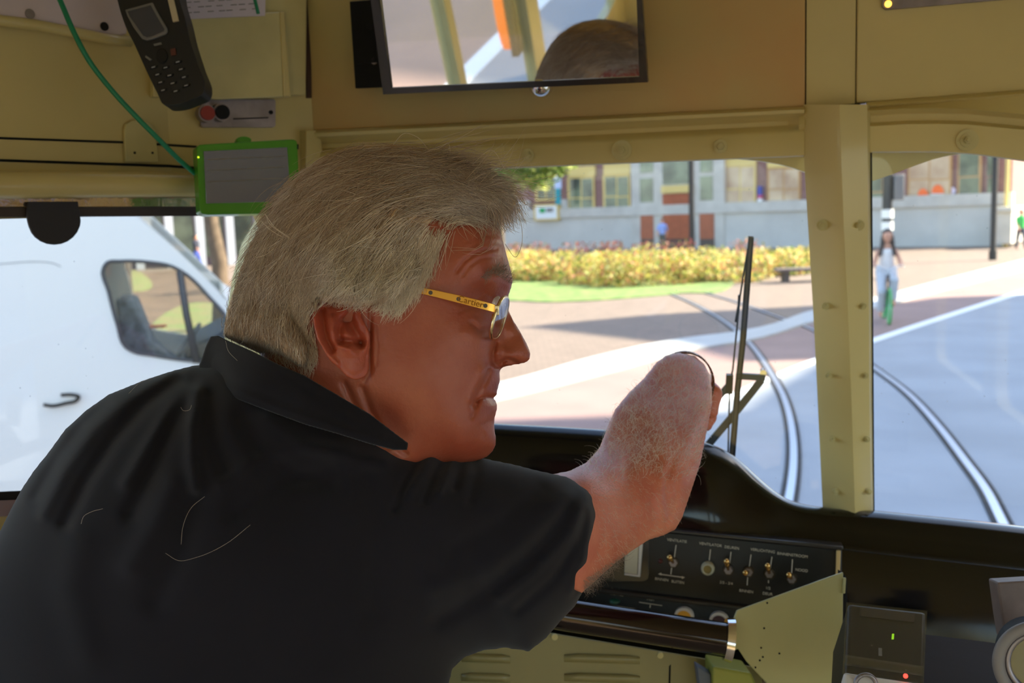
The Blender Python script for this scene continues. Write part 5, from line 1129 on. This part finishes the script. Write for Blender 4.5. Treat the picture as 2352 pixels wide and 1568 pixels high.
# eye behind the near lens
ey = MB().ball(C(1123, 697, .850), .0112, 28, 18); eo = ey.build('eyeball', mat('eye_white', (214, 200, 196), .2, coat=.6), drv, True)
MB().ball(C(1133, 699, .8492), .0066, 20, 12).build('iris', mat('grey_iris', (58, 56, 60), .2, coat=.8), eo, True)

# ---- polo shirt
M['shirt'] = mat('navy_jersey', (28, 27, 34), 0.9, var=.15, vscale=5, bump=.1, bscale=2600, spec=.12)
nt = M['shirt'].node_tree; nt.nodes['Principled BSDF'].inputs['Sheen Weight'].default_value = .14; nt.nodes['Principled BSDF'].inputs['Sheen Roughness'].default_value = .5
so = [(470, 835), (530, 800), (600, 835), (700, 885), (800, 940), (900, 1004), (940, 1020), (980, 1022), (1006, 1022), (1020, 1036), (1040, 1044), (1060, 1038), (1078, 1050), (1102, 1050), (1130, 1056), (1180, 1066), (1230, 1079), (1300, 1094), (1340, 1114), (1366, 1142), (1379, 1185), (1380, 1230), (1369, 1285), (1346, 1345), (1320, 1393), (1286, 1428), (1255, 1465), (1215, 1496), (1160, 1488), (1110, 1494), (1066, 1510), (1040, 1535), (1030, 1575), (1015, 1700), (1000, 1900), (960, 2130), (500, 2180), (-60, 2130), (-170, 1900), (-170, 1600), (-110, 1400), (-50, 1300), (0, 1218), (20, 1178), (48, 1125), (78, 1080), (110, 1040), (150, 985), (200, 940), (250, 905), (330, 873), (400, 850), (440, 840)]
sd = TPS([(150, 1100), (500, 1000), (0, 1500), (500, 1500), (900, 1100), (1000, 1250), (1150, 1250), (1300, 1230), (1340, 1300), (900, 1500), (1000, 1450), (500, 2100), (1200, 1450), (760, 990), (900, 1040)], [.862, .868, .86, .885, .875, .88, .893, .92, .93, .89, .89, .93, .905, .872, .87], 1e-2)
sc_ = [(500, 1300, 128), (300, 1150, 100), (150, 1150, 72), (200, 1400, 110), (100, 1300, 80), (700, 1100, 96), (620, 950, 80), (500, 950, 84), (400, 950, 72), (800, 1200, 104), (900, 1150, 84), (1000, 1150, 74), (1150, 1250, 66), (1280, 1230, 58), (1330, 1230, 54), (1345, 1290, 44), (1355, 1170, 46), (1310, 1350, 42), (1300, 1300, 50), (1220, 1380, 54), (1100, 1380, 60), (950, 1300, 84), (500, 1600, 135), (850, 1500, 98), (500, 1900, 135), (150, 1700, 115), (760, 985, 74), (860, 1050, 70), (980, 1060, 46), (1090, 1090, 44), (1200, 1130, 50)]
sst = [([(985, 1022), (960, 1060), (930, 1110), (905, 1170)], 5, 9), ([(1004, 1028), (975, 1075), (940, 1130)], -4, 9), ([(1030, 1042), (1000, 1090), (975, 1150)], 5, 8), ([(1048, 1042), (1030, 1085), (1010, 1130)], -4, 7), ([(1066, 1046), (1056, 1085), (1045, 1120)], 4, 7), ([(1090, 1052), (1095, 1090), (1080, 1150)], 3, 9),
       ([(1330, 1110), (1290, 1190), (1200, 1290), (1100, 1370), (1010, 1420)], 6, 16), ([(1345, 1135), (1310, 1220), (1230, 1310), (1150, 1370)], -4, 11), ([(1352, 1160), (1330, 1240), (1270, 1330), (1190, 1400)], 4, 9), ([(1300, 1140), (1220, 1230), (1120, 1300), (1000, 1350)], -5, 18), ([(1240, 1120), (1150, 1200), (1040, 1260)], 4, 16),
       ([(1362, 1150), (1366, 1210), (1352, 1290), (1318, 1370)], 2.0, 3.5), ([(1310, 1098), (1345, 1130), (1356, 1190), (1345, 1270), (1310, 1360)], -1.4, 6),
       ([(440, 880), (400, 960), (360, 1060), (300, 1180)], 6, 14), ([(410, 870), (330, 930), (260, 1010), (200, 1100), (150, 1200)], 7, 12), ([(375, 868), (290, 920), (215, 990), (150, 1080), (100, 1180)], -5, 12), ([(430, 900), (380, 960), (330, 1040), (290, 1110)], -6, 13), ([(250, 912), (190, 970), (130, 1050), (80, 1140)], 4, 10),
       ([(455, 900), (440, 980), (440, 1060), (450, 1120)], -7, 12), ([(480, 910), (490, 1000), (520, 1080)], 6, 16), ([(395, 1110), (360, 1200), (300, 1300)], -6, 22), ([(450, 1150), (420, 1260), (360, 1380)], 5, 22), ([(560, 960), (600, 1040), (680, 1090), (760, 1110)], 5, 18), ([(620, 960), (700, 1020), (800, 1050), (880, 1060)], -5, 16),
       ([(510, 1110), (580, 1060), (690, 1030), (800, 1030)], -4, 14), ([(540, 1180), (640, 1110), (760, 1080)], 4, 16), ([(850, 1100), (870, 1250), (860, 1400)], 3, 22), ([(1170, 1470), (1120, 1400), (1080, 1320)], 4, 20), ([(200, 1500), (160, 1350), (180, 1250)], -4, 30)]
shirtb = Blob(so, sc_, sd, sst, dens=20)
V, Q_ = shirtb.mesh(5, .0035); npmesh('polo_shirt', V, Q_, M['shirt'], drv, True)
colo = [(484, 771), (500, 770), (530, 784), (580, 806), (640, 836), (700, 862), (770, 903), (850, 950), (910, 996), (938, 1017), (936, 1034), (905, 1034), (850, 1020), (780, 998), (700, 975), (610, 942), (540, 915), (480, 890), (448, 868), (452, 850), (462, 825), (472, 795)]
cd = TPS([(484, 775), (455, 865), (530, 800), (540, 900), (600, 820), (620, 940), (700, 870), (700, 970), (800, 925), (800, 1000), (880, 980), (930, 1025)], [.862, .845, .832, .800, .806, .786, .790, .776, .787, .776, .790, .800], 1e-3)
colb = Blob(colo, [(500, 830, 5.5), (600, 880, 5.5), (700, 920, 5.5), (800, 960, 5.5), (880, 1003, 5)], cd, (), [([(455, 850), (540, 895), (640, 935), (760, 975), (860, 1008), (930, 1030)], -2.0, 7), ([(480, 800), (500, 850), (520, 900)], 3, 16)], dens=10)
V, Q_ = colb.mesh(2.6, .0011); npmesh('collar', V, Q_, M['shirt'], drv, True)
sdf_part('trousers', [(hips+dn*-.03, hips+dn*.02, .135, .13)]+[q for sg in (-1, 1) for q in ((hips+sid*.09*sg, hips+sid*.14*sg+fdir*.33+dn*.06, .098, .075), (hips+sid*.14*sg+fdir*.33+dn*.06, hips+sid*.14*sg+fdir*.36+dn*.30, .072, .055))], mat('navy_trousers', (26, 32, 60), .85, bump=.2, bscale=500), drv, .01)
for sg in (-1, 1): 
    q = hips+sid*.14*sg+fdir*.36+dn*.36; sdf_part('shoe', [(q, q+fdir*.13+dn*.01, .045, .035)], M['rubber'], drv, .006, .01)
st_ = empty('driver_seat', Vector((hips[0], hips[1], FLOOR)), 'dark driver seat under the driver', 'seat')
zs = hips[2]-.16
MB().box((hips[0]+.03, hips[1]+.08, zs), .46, .46, .09, (TL, TA, UP)).build('cushion', mat('seat_fabric', (40, 40, 46), .9), st_, bevel=.03)
MB().tube([(hips[0], hips[1]+.05, FLOOR), (hips[0], hips[1]+.05, zs-.05)], .05, 16).build('pedestal', M['blackmat'], st_, True, sharp=40)

# ---- bracelet round the wrist
wa = (Vector(c(1600, 930, 1.30))-Vector(c(1520, 960, 1.12))).normalized()
bc_ = C(1574, 872, 1.205)
secs = []
for k in range(41):
    t = 2*math.pi*k/40
    p = (1572+64*math.cos(t)+2, 877-68.5*math.sin(t), 1.215-.0*math.sin(t)+(.028 if 0 else 0)+.022*math.sin(t))
    q = C(*p); r_ = (q-C(1572, 872, 1.21)).normalized(); ax = CAM.to_3x3() @ Vector((0, .25, -1)); ax.normalize()
    secs.append([q+r_*.0012-ax*.0045, q+r_*.0012+ax*.0045, q-r_*.0012+ax*.0045, q-r_*.0012-ax*.0045])
bl = empty('bracelet', bc_, 'thin dark bronze bracelet around the driver wrist', 'bracelet')
MB().loft(secs, True, False).build('band', mat('bronze', (120, 80, 50), .25, metal=1.0), bl, True, sharp=40)

# ---- glasses
gl_ = empty('glasses', C(1140, 720, .82), 'gold rimmed glasses worn by the driver', 'glasses')
def tb_(x, y, dd): return C(x, y, dd)
ua = [(952, 664, .7985), (1000, 674, .7965), (1060, 688, .7955), (1110, 701, .797), (1132, 707, .7995), (1142, 710, .802)]; hw = [7.0, 8.0, 9.0, 9.5, 9.5, 8]
secs = [[C(x, y-h, d), C(x, y+h, d), C(x, y+h, d+.0012), C(x, y-h, d+.0012)] for (x, y, d), h in zip(ua, hw)]
arm_ = MB().loft(secs).build('temple_arm', M['gold'], gl_, bevel=.0003)
far_ = [[C(x-8, y-h, 2*D0-d), C(x-8, y+h, 2*D0-d), C(x-8, y+h, 2*D0-d-.0012), C(x-8, y-h, 2*D0-d-.0012)] for (x, y, d), h in zip(ua, hw)]; MB().loft(far_).build('temple_arm', M['gold'], gl_)
tdir = (C(1110, 701, .797)-C(1060, 688, .7955)).normalized(); tup = CAM.to_3x3() @ Vector((0, 1, 0))
text('engraving', 'Cartier', C(1081, 693, .7951), tdir, tup, .0072, mat('engraving', (150, 96, 30), .4, metal=.8), arm_, .00008)
for x, y in ((989, 672), (1053, 686.5), (1115, 702)):
    MB().disc(C(x, y, float(np.interp(x, [952, 1000, 1060, 1110], [.7985, .7965, .7955, .797]))-.0001), -(CAM.to_3x3() @ Vector((0, 0, -1))), .0017, .0005, 18).build('rivet', mat('screw_grey', (96, 88, 84), .4, metal=.8), arm_)
def lens_loop(sg, grow=1.0):
    out = []
    for k in range(48):
        t = 2*math.pi*k/48; cxs, sns = math.cos(t), math.sin(t)
        e = 2.6; a = math.copysign(abs(cxs)**(2/e), cxs)*grow; b = math.copysign(abs(sns)**(2/e), sns)*grow
        out.append(C(1147+12*a+b*13.5, 730-48*b, D0-.0425*sg+.0265*a*sg) if sg > 0 else C(1147+10*a+b*13.5, 730-48*b, D0+.0425+.0265*a*-1))
    return out
for sg in (1, -1):
    lp_ = lens_loop(sg); rm = MB().tube(lp_+[lp_[0], lp_[1]], .0015, 8, False).build('rim', mat('pale_gold', (236, 214, 170), .2, metal=1.0) if sg > 0 else bpy.data.materials['pale_gold'], gl_, True)
    MB().prism(lens_loop(sg, .98), (CAM.to_3x3() @ Vector((.0012, 0, 0)))).build('lens', M.get('lensg') or M.setdefault('lensg', glass_mat('lens_glass', (.93, .92, .95), .16)), gl_)
MB().tube([C(1158, 700, D0-.013), C(1166, 694, D0), C(1158, 700, D0+.013)], .0012, 8).build('bridge', bpy.data.materials['pale_gold'], gl_, True)
MB().box(C(1141, 712, .8035), .004, .005, .008).build('hinge', bpy.data.materials['pale_gold'], gl_, bevel=.0006)
MB().tube([C(1135, 722, .806), C(1132, 738, .808)], .0016, 8).build('hinge_barrel', M['gold'], gl_, True)

# ---- hair: a soft under layer and thousands of strands following the combing
hairo = [(1186, 468), (1168, 440), (1135, 412), (1100, 392), (1060, 374), (1020, 360), (980, 348), (940, 336), (890, 329), (840, 331), (790, 341), (740, 360), (695, 392), (660, 425), (625, 475), (600, 520), (575, 560), (555, 610), (538, 660), (522, 710), (512, 765), (518, 775), (560, 795), (620, 822), (680, 852), (712, 866), (722, 850), (732, 810), (726, 780), (720, 745), (716, 712), (735, 700), (762, 706), (800, 712), (835, 716), (870, 722), (900, 722), (925, 700), (955, 672), (985, 636), (1002, 600), (1008, 565), (1030, 540), (1065, 520), (1100, 505), (1140, 497), (1170, 490)]
hc = [(860, 500, 80), (960, 500, 76), (760, 520, 80), (700, 600, 80), (860, 620, 84), (930, 620, 80), (1000, 450, 62), (900, 420, 64), (780, 440, 66), (660, 560, 66), (640, 680, 68), (740, 660, 84), (745, 690, 90), (790, 692, 93), (835, 700, 88), (850, 680, 86), (600, 700, 52), (640, 790, 64), (1040, 480, 62), (1080, 460, 52), (1130, 465, 40), (700, 790, 72), (690, 840, 66), (580, 640, 46), (900, 690, 80), (960, 640, 74), (560, 740, 38), (820, 370, 42), (950, 380, 44), (1120, 440, 32)]
hst = []
for k in range(26):
    x0 = 600+22*k; hst.append(([(x0+90, 380+abs(k-13)*9), (x0+30, 470), (x0-20, 560), (x0-40, 640)], 1.6*(-1)**k, 6))
hairb = Blob(hairo, hc, lambda x, y: D0+0*np.asarray(x, float), hst, dens=14)
M['hairbase'] = mat('hair_base', (206, 174, 138), .6, rgb2=(180, 146, 112), vscale=30)
V, Q_ = hairb.mesh(4, .0028)
hm = bpy.data.materials.new('grey_blond_hair'); hm.use_nodes = True; nt = hm.node_tree; b_ = nt.nodes['Principled BSDF']
at = nt.nodes.new('ShaderNodeAttribute'); at.attribute_name = 'tone'; nt.links.new(at.outputs['Color'], b_.inputs['Base Color']); b_.inputs['Roughness'].default_value = .38; b_.inputs['Specular IOR Level'].default_value = .8; b_.inputs['Sheen Weight'].default_value = .6; b_.inputs['Sheen Roughness'].default_value = .5; b_.inputs['Sheen Tint'].default_value = (1, .93, .82, 1)
flow = [(1150, 440, .8, .75), (1180, 480, .35, 1), (1120, 410, .9, .45), (1080, 450, .95, .05), (1080, 400, .9, .3), (1020, 400, .85, .05), (1000, 470, .85, -.35), (950, 370, .8, -.1), (930, 430, .75, -.45), (880, 350, .8, -.25), (1000, 560, -.3, 1), (980, 620, -.35, 1), (930, 660, -.4, .95), (900, 600, -.35, .95), (860, 700, -.45, .85),
        (850, 520, -.55, .75), (840, 430, -.75, .6), (800, 380, -.85, .5), (740, 400, -.8, .65), (700, 470, -.65, .85), (760, 560, -.45, .9), (800, 640, -.4, .9), (740, 680, -.3, .95), (640, 520, -.5, .95), (600, 620, -.3, 1), (560, 700, -.12, 1), (620, 740, .0, 1), (680, 800, .12, 1), (700, 700, -.1, 1), (540, 760, 0, 1), (660, 640, -.25, 1)]
fa = np.array(flow); fth = 2*np.arctan2(fa[:, 3], fa[:, 2])
def flowaxis(x, y):
    w_ = 1/((x[:, None]-fa[None, :, 0])**2+(y[:, None]-fa[None, :, 1])**2+300)**1.6; th = np.arctan2((w_*np.sin(fth)).sum(1), (w_*np.cos(fth)).sum(1))/2
    return np.c_[np.cos(th), np.sin(th)]
W_g = {}
gx = np.arange(440, 1260, 5.); gy = np.arange(280, 920, 5.); GX, GY = np.meshgrid(gx, gy, indexing='ij'); GW = np.sqrt(np.maximum(hairb.Q(GX, GY), 0))
GN = np.full(GX.shape, D0+1.0); _m = inside(GX, GY, headb.outline); GN[_m] = headb.near(GX[_m], GY[_m])
_m = inside(GX, GY, earb.outline); GN[_m] = np.minimum(GN[_m], earb.near(GX[_m], GY[_m]))
def Nq(x, y):
    i = np.clip(np.rint((x-gx[0])/5), 0, len(gx)-1).astype(int); j = np.clip(np.rint((y-gy[0])/5), 0, len(gy)-1).astype(int); return GN[i, j]
def Wq(x, y):
    i = np.clip((x-gx[0])/5, 0, len(gx)-1.001); j = np.clip((y-gy[0])/5, 0, len(gy)-1.001); i0 = i.astype(int); j0 = j.astype(int); a = i-i0; b = j-j0
    return GW[i0, j0]*(1-a)*(1-b)+GW[i0+1, j0]*a*(1-b)+GW[i0, j0+1]*(1-a)*b+GW[i0+1, j0+1]*a*b
tips = [(716, 706), (760, 712), (830, 722), (905, 742), (960, 700), (1000, 640)]
def strands(n, side, rad, rng, edge=False):
    """returns (V, Q, colours)"""
    K = 10
    if edge:
        P = np.array(hairb.outline); k = rng.integers(0, int(len(P)*.52), n); r0 = P[k]+rng.normal(size=(n, 2))*6
    else:
        r0 = np.zeros((0, 2))
        while len(r0) < n:
            q = np.c_[rng.uniform(500, 1190, n), rng.uniform(325, 860, n)]; q = q[inside(q[:, 0], q[:, 1], hairo)]
            r0 = np.r_[r0, q]
        r0 = r0[:n]
    L = rng.uniform(60, 190, n); L *= np.where(r0[:, 1] > 640, .5, 1)*np.where(r0[:, 1] > 560, .75, 1); L *= np.where((r0[:, 0] < 720) & (r0[:, 1] > 730), .6, 1)
    if edge: L *= .8
    clump = np.sin(r0[:, 0]*.11+r0[:, 1]*.05)+np.sin(r0[:, 0]*.047-r0[:, 1]*.083)
    ang = rng.normal(size=n)*(.13 if not edge else .45)+clump*.15; curl = rng.normal(size=n)*(.05 if not edge else .11); wild = (rng.random(n) < .05); ang = np.where(wild, ang*3, ang)
    lift0 = rng.uniform(-.0005, .0032, n)+clump*.0012; lift1 = rng.uniform(.0, .0035, n)+(.004 if edge else 0)
    p = r0.copy(); pts = []; dp = None
    right = (r0[:, 0]+rng.normal(size=n)*75 > 925-(r0[:, 1]-330)*.25) & (r0[:, 1] < 520+(r0[:, 0]-1000)*.3); pv = np.where(right[:, None], np.array([[1., .15]]), np.array([[-.35, 1.]]))
    for k in range(K):
        W = Wq(p[:, 0], p[:, 1]); t = k/(K-1); d = W+(lift0+lift1*t)*np.clip(W/.02, 0, 1); nq = D0-Nq(p[:, 0], p[:, 1])+.0012+.002*t*(1+ang*0)
        d = np.where(nq > -.5, np.maximum(d, nq), d)
        if dp is not None: d = np.maximum(d, dp-.006)
        dp = d; pts.append(Cn(p[:, 0], p[:, 1], D0-side*d))
        v = flowaxis(p[:, 0], p[:, 1]); v *= np.where((v*pv).sum(1) < 0, -1, 1)[:, None]; pv = v.copy(); a = ang+curl*k; v = np.c_[v[:, 0]*np.cos(a)-v[:, 1]*np.sin(a), v[:, 0]*np.sin(a)+v[:, 1]*np.cos(a)]; p = p+v*(L/(K-1))[:, None]
    # no strands growing over the ear or the cheek: cut those whose tips leave the hair by much
    dist = segdist(p[:, 0], p[:, 1], hairb.outline+[hairb.outline[0]]); out = ~inside(p[:, 0], p[:, 1], hairo)
    keep = ~(out & (dist > (30 if not edge else 45)+np.where((p[:, 0] > 1040) & (p[:, 1] < 600), 28, 0)) & (p[:, 1] > 470)); keep &= ~(out & (dist > (10 if not edge else 34)) & (p[:, 1] < 470) & (p[:, 0] < 1120)); keep &= ~(out & (dist > 12) & (p[:, 1] > 770)); keep &= ~(out & (dist > 9) & (p[:, 0] < 870) & (p[:, 1] > 690)); keep &= ~((p[:, 0] > 705) & (p[:, 0] < 870) & (p[:, 1] > 728+(p[:, 0]-700)*.05) & (r0[:, 1] < 735))
    P3 = np.stack(pts, 1)[keep]; r0 = r0[keep]; n = len(P3)
    T_ = np.gradient(P3, axis=1); T_ /= np.linalg.norm(T_, axis=2)[..., None]; up = np.array((.3, .2, .93)); U = np.cross(T_, up); U /= np.linalg.norm(U, axis=2)[..., None]; B = np.cross(T_, U)
    tt = np.linspace(0, 1, K); rr = rad*(1-.75*tt**2)*(rng.uniform(.7, 1.3, n))[:, None]
    ring = [P3+(U*math.cos(a)+B*math.sin(a))*rr[..., None] for a in (0, 2.094, 4.189)]
    V = np.stack(ring, 2).reshape(-1, 3); base = (np.arange(n)*K*3)[:, None, None]; kk = (np.arange(K-1)*3)[None, :, None]; s3 = np.arange(3)[None, None, :]
    a = base+kk+s3; b = base+kk+(s3+1) % 3; Q4 = np.stack([a, b, b+3, a+3], -1).reshape(-1, 4)
    # greyer and fairer low on the side, browner on top and at the back
    fair = np.clip((r0[:, 1]-430)/230, 0, 1)*np.clip((r0[:, 0]-640)/200, .15, 1); fair = np.clip(fair+rng.normal(size=n)*.2+clump[keep]*.08, 0, 1)
    front = np.clip((r0[:, 0]-1040)/100, 0, 1)*.5; fair = np.clip(fair+front, 0, 1)
    c0 = np.array((.40, .25, .155)); c1 = np.array((.99, .87, .71)); col = c0+(c1-c0)*fair[:, None]**.9; col *= np.clip(rng.uniform(.82, 1.06, n)*(1+.10*np.sin(r0[:, 0]*.21+r0[:, 1]*.09)+.12*np.sin(r0[:, 0]*.4-r0[:, 1]*.16)), .5, 1.03)[:, None]
    return V, Q4, np.repeat(col, K*3, 0)
def hairmesh(name, sets, par, label=None):
    V = []; Q = []; Cc = []; n = 0
    for v, q, cc in sets: V.append(v); Q.append(q+n); Cc.append(cc); n += len(v)
    V = np.concatenate(V); Q = np.concatenate(Q); Cc = np.concatenate(Cc)
    o = npmesh(name, V, Q, hm, par, True); me = o.data; ca = me.color_attributes.new('tone', 'FLOAT_COLOR', 'POINT'); ca.data.foreach_set('color', np.c_[Cc, np.ones(len(Cc))].astype(np.float32).ravel()); tag(o, kind='stuff'); return o
hrng = np.random.default_rng(5)
capcol = None
hr_ = hairmesh('hair', [strands(17000, 1, .00022, hrng), strands(4500, -1, .0003, hrng), strands(420, 1, .00013, hrng, True)], drv)
npmesh('hair_roots', V, Q_, M['hairbase'], hr_, True)
# a few loose light strands
def wisp(pts, r=.0002, col=(200, 180, 160), par=hr_, d=.80):
    P = [C(x, y, (q[0] if q else d)) for x, y, *q in smoothline([tuple(p) if len(p) == 3 else (*p, d) for p in pts], 6)]; return P
wm = MB()
for pts in (((608, 490), (630, 520), (665, 545)), ((611, 493), (618, 512), (640, 530), (672, 552)), ((600, 507), (622, 528), (650, 545)), ((588, 592), (610, 585), (630, 570)), ((1160, 560), (1185, 590), (1196, 570), (1198, 520), (1186, 480)), ((900, 336), (930, 306), (960, 316), (985, 345)), ((970, 345), (1005, 342), (1030, 330), (1034, 352)), ((1080, 382), (1130, 345), (1160, 390)), ((700, 395), (722, 372), (745, 358))):
    wm.tube(wisp(pts, d=.80 if pts[0][0] < 700 else .86), .00022, 5)
wm.build('loose_strands', mat('pale_hair', (214, 196, 176), .4), hr_, True)
wm = MB()
for pts in (((518, 782), (524, 805), (545, 828)), ((415, 935), (420, 942), (436, 940), (440, 930)), ((186, 1203), (192, 1186), (210, 1175), (236, 1168)), ((380, 1270), (410, 1287), (450, 1280), (520, 1248), (575, 1205)), ((296, 903), (320, 880), (345, 868)), ((470, 1140), (440, 1165), (420, 1210), (416, 1250))):
    P = np.array(smoothline(pts, 6)); mid_near = shirtb.near(P[:, 0], P[:, 1])-.0009
    if pts[0][0] == 518: mid_near = colb.near(P[:, 0], P[:, 1])-.0009
    wm.tube([C(x, y, d) for (x, y), d in zip(P, mid_near)], .0001, 5)
o = wm.build('fallen_hairs', bpy.data.materials['pale_hair'], None, True); tag(o, 'few pale hairs fallen on the dark shirt', 'hair', kind='stuff')

# ---- arm hair and eyebrow
def fuzz(blob, poly, n, Lr, rad, col, rng, bias=(0, 0), curl=.5, lift=.012):
    K = 7; r0 = np.zeros((0, 2)); P = np.array(poly); lo, hi = P.min(0), P.max(0)
    while len(r0) < n: q = rng.uniform(lo, hi, (n, 2)); r0 = np.r_[r0, q[inside(q[:, 0], q[:, 1], poly)]]
    r0 = r0[:n]; e = 2.; z0 = blob.near(r0[:, 0], r0[:, 1]); P0 = Cn(r0[:, 0], r0[:, 1], z0); Px = Cn(r0[:, 0]+e, r0[:, 1], blob.near(r0[:, 0]+e, r0[:, 1])); Py = Cn(r0[:, 0], r0[:, 1]+e, blob.near(r0[:, 0], r0[:, 1]+e))
    tx = Px-P0; ty = Py-P0; N = np.cross(ty, tx); N /= np.linalg.norm(N, axis=1)[:, None]+1e-12; toe = np.array(EYE)-P0; N *= np.sign((N*toe).sum(1))[:, None]
    tx /= np.linalg.norm(tx, axis=1)[:, None]+1e-12; ty /= np.linalg.norm(ty, axis=1)[:, None]+1e-12; a = rng.normal(size=n)*.9+math.atan2(bias[1], bias[0]); d0 = tx*np.cos(a)[:, None]+ty*np.sin(a)[:, None]
    L = rng.uniform(*Lr, n); side = np.cross(N, d0); cu = rng.normal(size=n)*curl; pts = []; p = P0-N*.0005
    for k in range(K):
        t = k/(K-1); pts.append(p.copy()); an = cu*k; dr = (d0*np.cos(an)[:, None]+side*np.sin(an)[:, None])*(.55+.3*t)+N*(.75*(1-t))[..., None] if False else (d0*np.cos(an)[:, None]+side*np.sin(an)[:, None])*(.6+.3*t)+N*(.7*(1-t))
        p = p+dr*(L/(K-1))[:, None]
    P3 = np.stack(pts, 1); T_ = np.gradient(P3, axis=1); T_ /= np.linalg.norm(T_, axis=2)[..., None]+1e-12; U = np.cross(T_, np.array((.31, .2, .93))); U /= np.linalg.norm(U, axis=2)[..., None]+1e-12; B = np.cross(T_, U)
    rr = rad*(1-.7*np.linspace(0, 1, K))[None, :]*np.ones((n, 1)); V = np.stack([P3+(U*math.cos(q)+B*math.sin(q))*rr[..., None] for q in (0, 2.094, 4.189)], 2).reshape(-1, 3)
    base = (np.arange(n)*K*3)[:, None, None]; kk = (np.arange(K-1)*3)[None, :, None]; s3 = np.arange(3)[None, None, :]; a_ = base+kk+s3; b_ = base+kk+(s3+1) % 3
    cc = np.array(lin(col))*rng.uniform(.7, 1.2, n)[:, None]; return V, np.stack([a_, b_, b_+3, a_+3], -1).reshape(-1, 4), np.repeat(cc, K*3, 0)
ar_ = [(1330, 1080), (1375, 1032), (1395, 980), (1412, 940), (1442, 903), (1480, 866), (1507, 832), (1535, 815), (1595, 818), (1618, 838), (1632, 880), (1632, 930), (1618, 1010), (1600, 1090), (1560, 1110), (1500, 1100), (1400, 1110)]
ar2 = [(1330, 1085), (1400, 1100), (1500, 1100), (1580, 1120), (1560, 1190), (1480, 1235), (1340, 1355), (1375, 1250), (1375, 1150)]
hairmesh('arm_hair', [fuzz(armb, ar_, 1300, (.008, .02), .00013, (250, 240, 228), hrng, (.0, -1), .42), fuzz(armb, [(1395, 1050), (1400, 985), (1450, 905), (1535, 815), (1590, 818), (1625, 850), (1630, 950), (1600, 1060), (1560, 1040), (1480, 1075)], 900, (.008, .018), .00013, (250, 240, 228), hrng, (.0, -1), .42), fuzz(armb, ar2, 700, (.006, .012), .0001, (236, 206, 180), hrng, (.3, 1), .3), fuzz(armb, [(1338, 1362), (1420, 1292), (1440, 1262), (1340, 1330)], 250, (.008, .02), .00013, (120, 96, 76), hrng, (.3, 1), .5)], drv)
eb = [(1098, 640), (1120, 622), (1140, 612), (1160, 612), (1174, 628), (1177, 648), (1168, 652), (1150, 638), (1130, 632), (1112, 642)]
hairmesh('eyebrow', [fuzz(headb, eb, 230, (.006, .012), .00015, (120, 100, 88), hrng, (.4, -.8), .25)], drv)
# ================================================================== unseen blocks added on the right, shaped to shade the road
X0 = 34.0
def shadow_pt(g):      # the point of the added block whose shadow falls on ground point g
    t = (X0-g.x)/SUN_DIR.x; return Vector((X0, g.y+SUN_DIR.y*t, SUN_DIR.z*t))
edge = [G(2352, 676), G(2150, 684), G(2060, 698), G(1860, 702), G(1500, 722), G(1200, 750), G(1540, 790), G(1702, 832), G(1867, 822), G(1900, 818), G(1850, 845), G(1740, 905), G(1600, 1000), Vector((.2, 8.8, 0)), Vector((-1.9, 11.2, 0)), Vector((-13, 11.2, 0)), Vector((-13, -.85, 0)), Vector((2, -.9, 0)), Vector((30, -.9, 0))]  # outline of the wanted shade, left open where sun enters the tram
sil = [shadow_pt(g) for g in edge]
sil = [Vector((X0, sil[0].y+7, 0)), Vector((X0, sil[0].y+7, sil[0].z*.2))]+sil+[Vector((X0, sil[-1].y-2, 0))]
cb = empty('shade_block', (X0, 10, 0), 'tall brick street front standing to the right beyond the frame', 'building')
MB().prism(sil, (6, 0, 0)).build('walls', M['brick'], cb)
for k in range(8):
    for j in range(4): MB().box((X0-.04, -16+k*3.4, 3+j*4), .12, 1.3, 2.2).build('window', M['pane'], cb)  # panes only dress the added block
MB().box((X0+3, -10.2, 20), 6, 21.8, 40).build('walls', M['brick'], cb)  # second added block, keeps the road behind the tram in shade
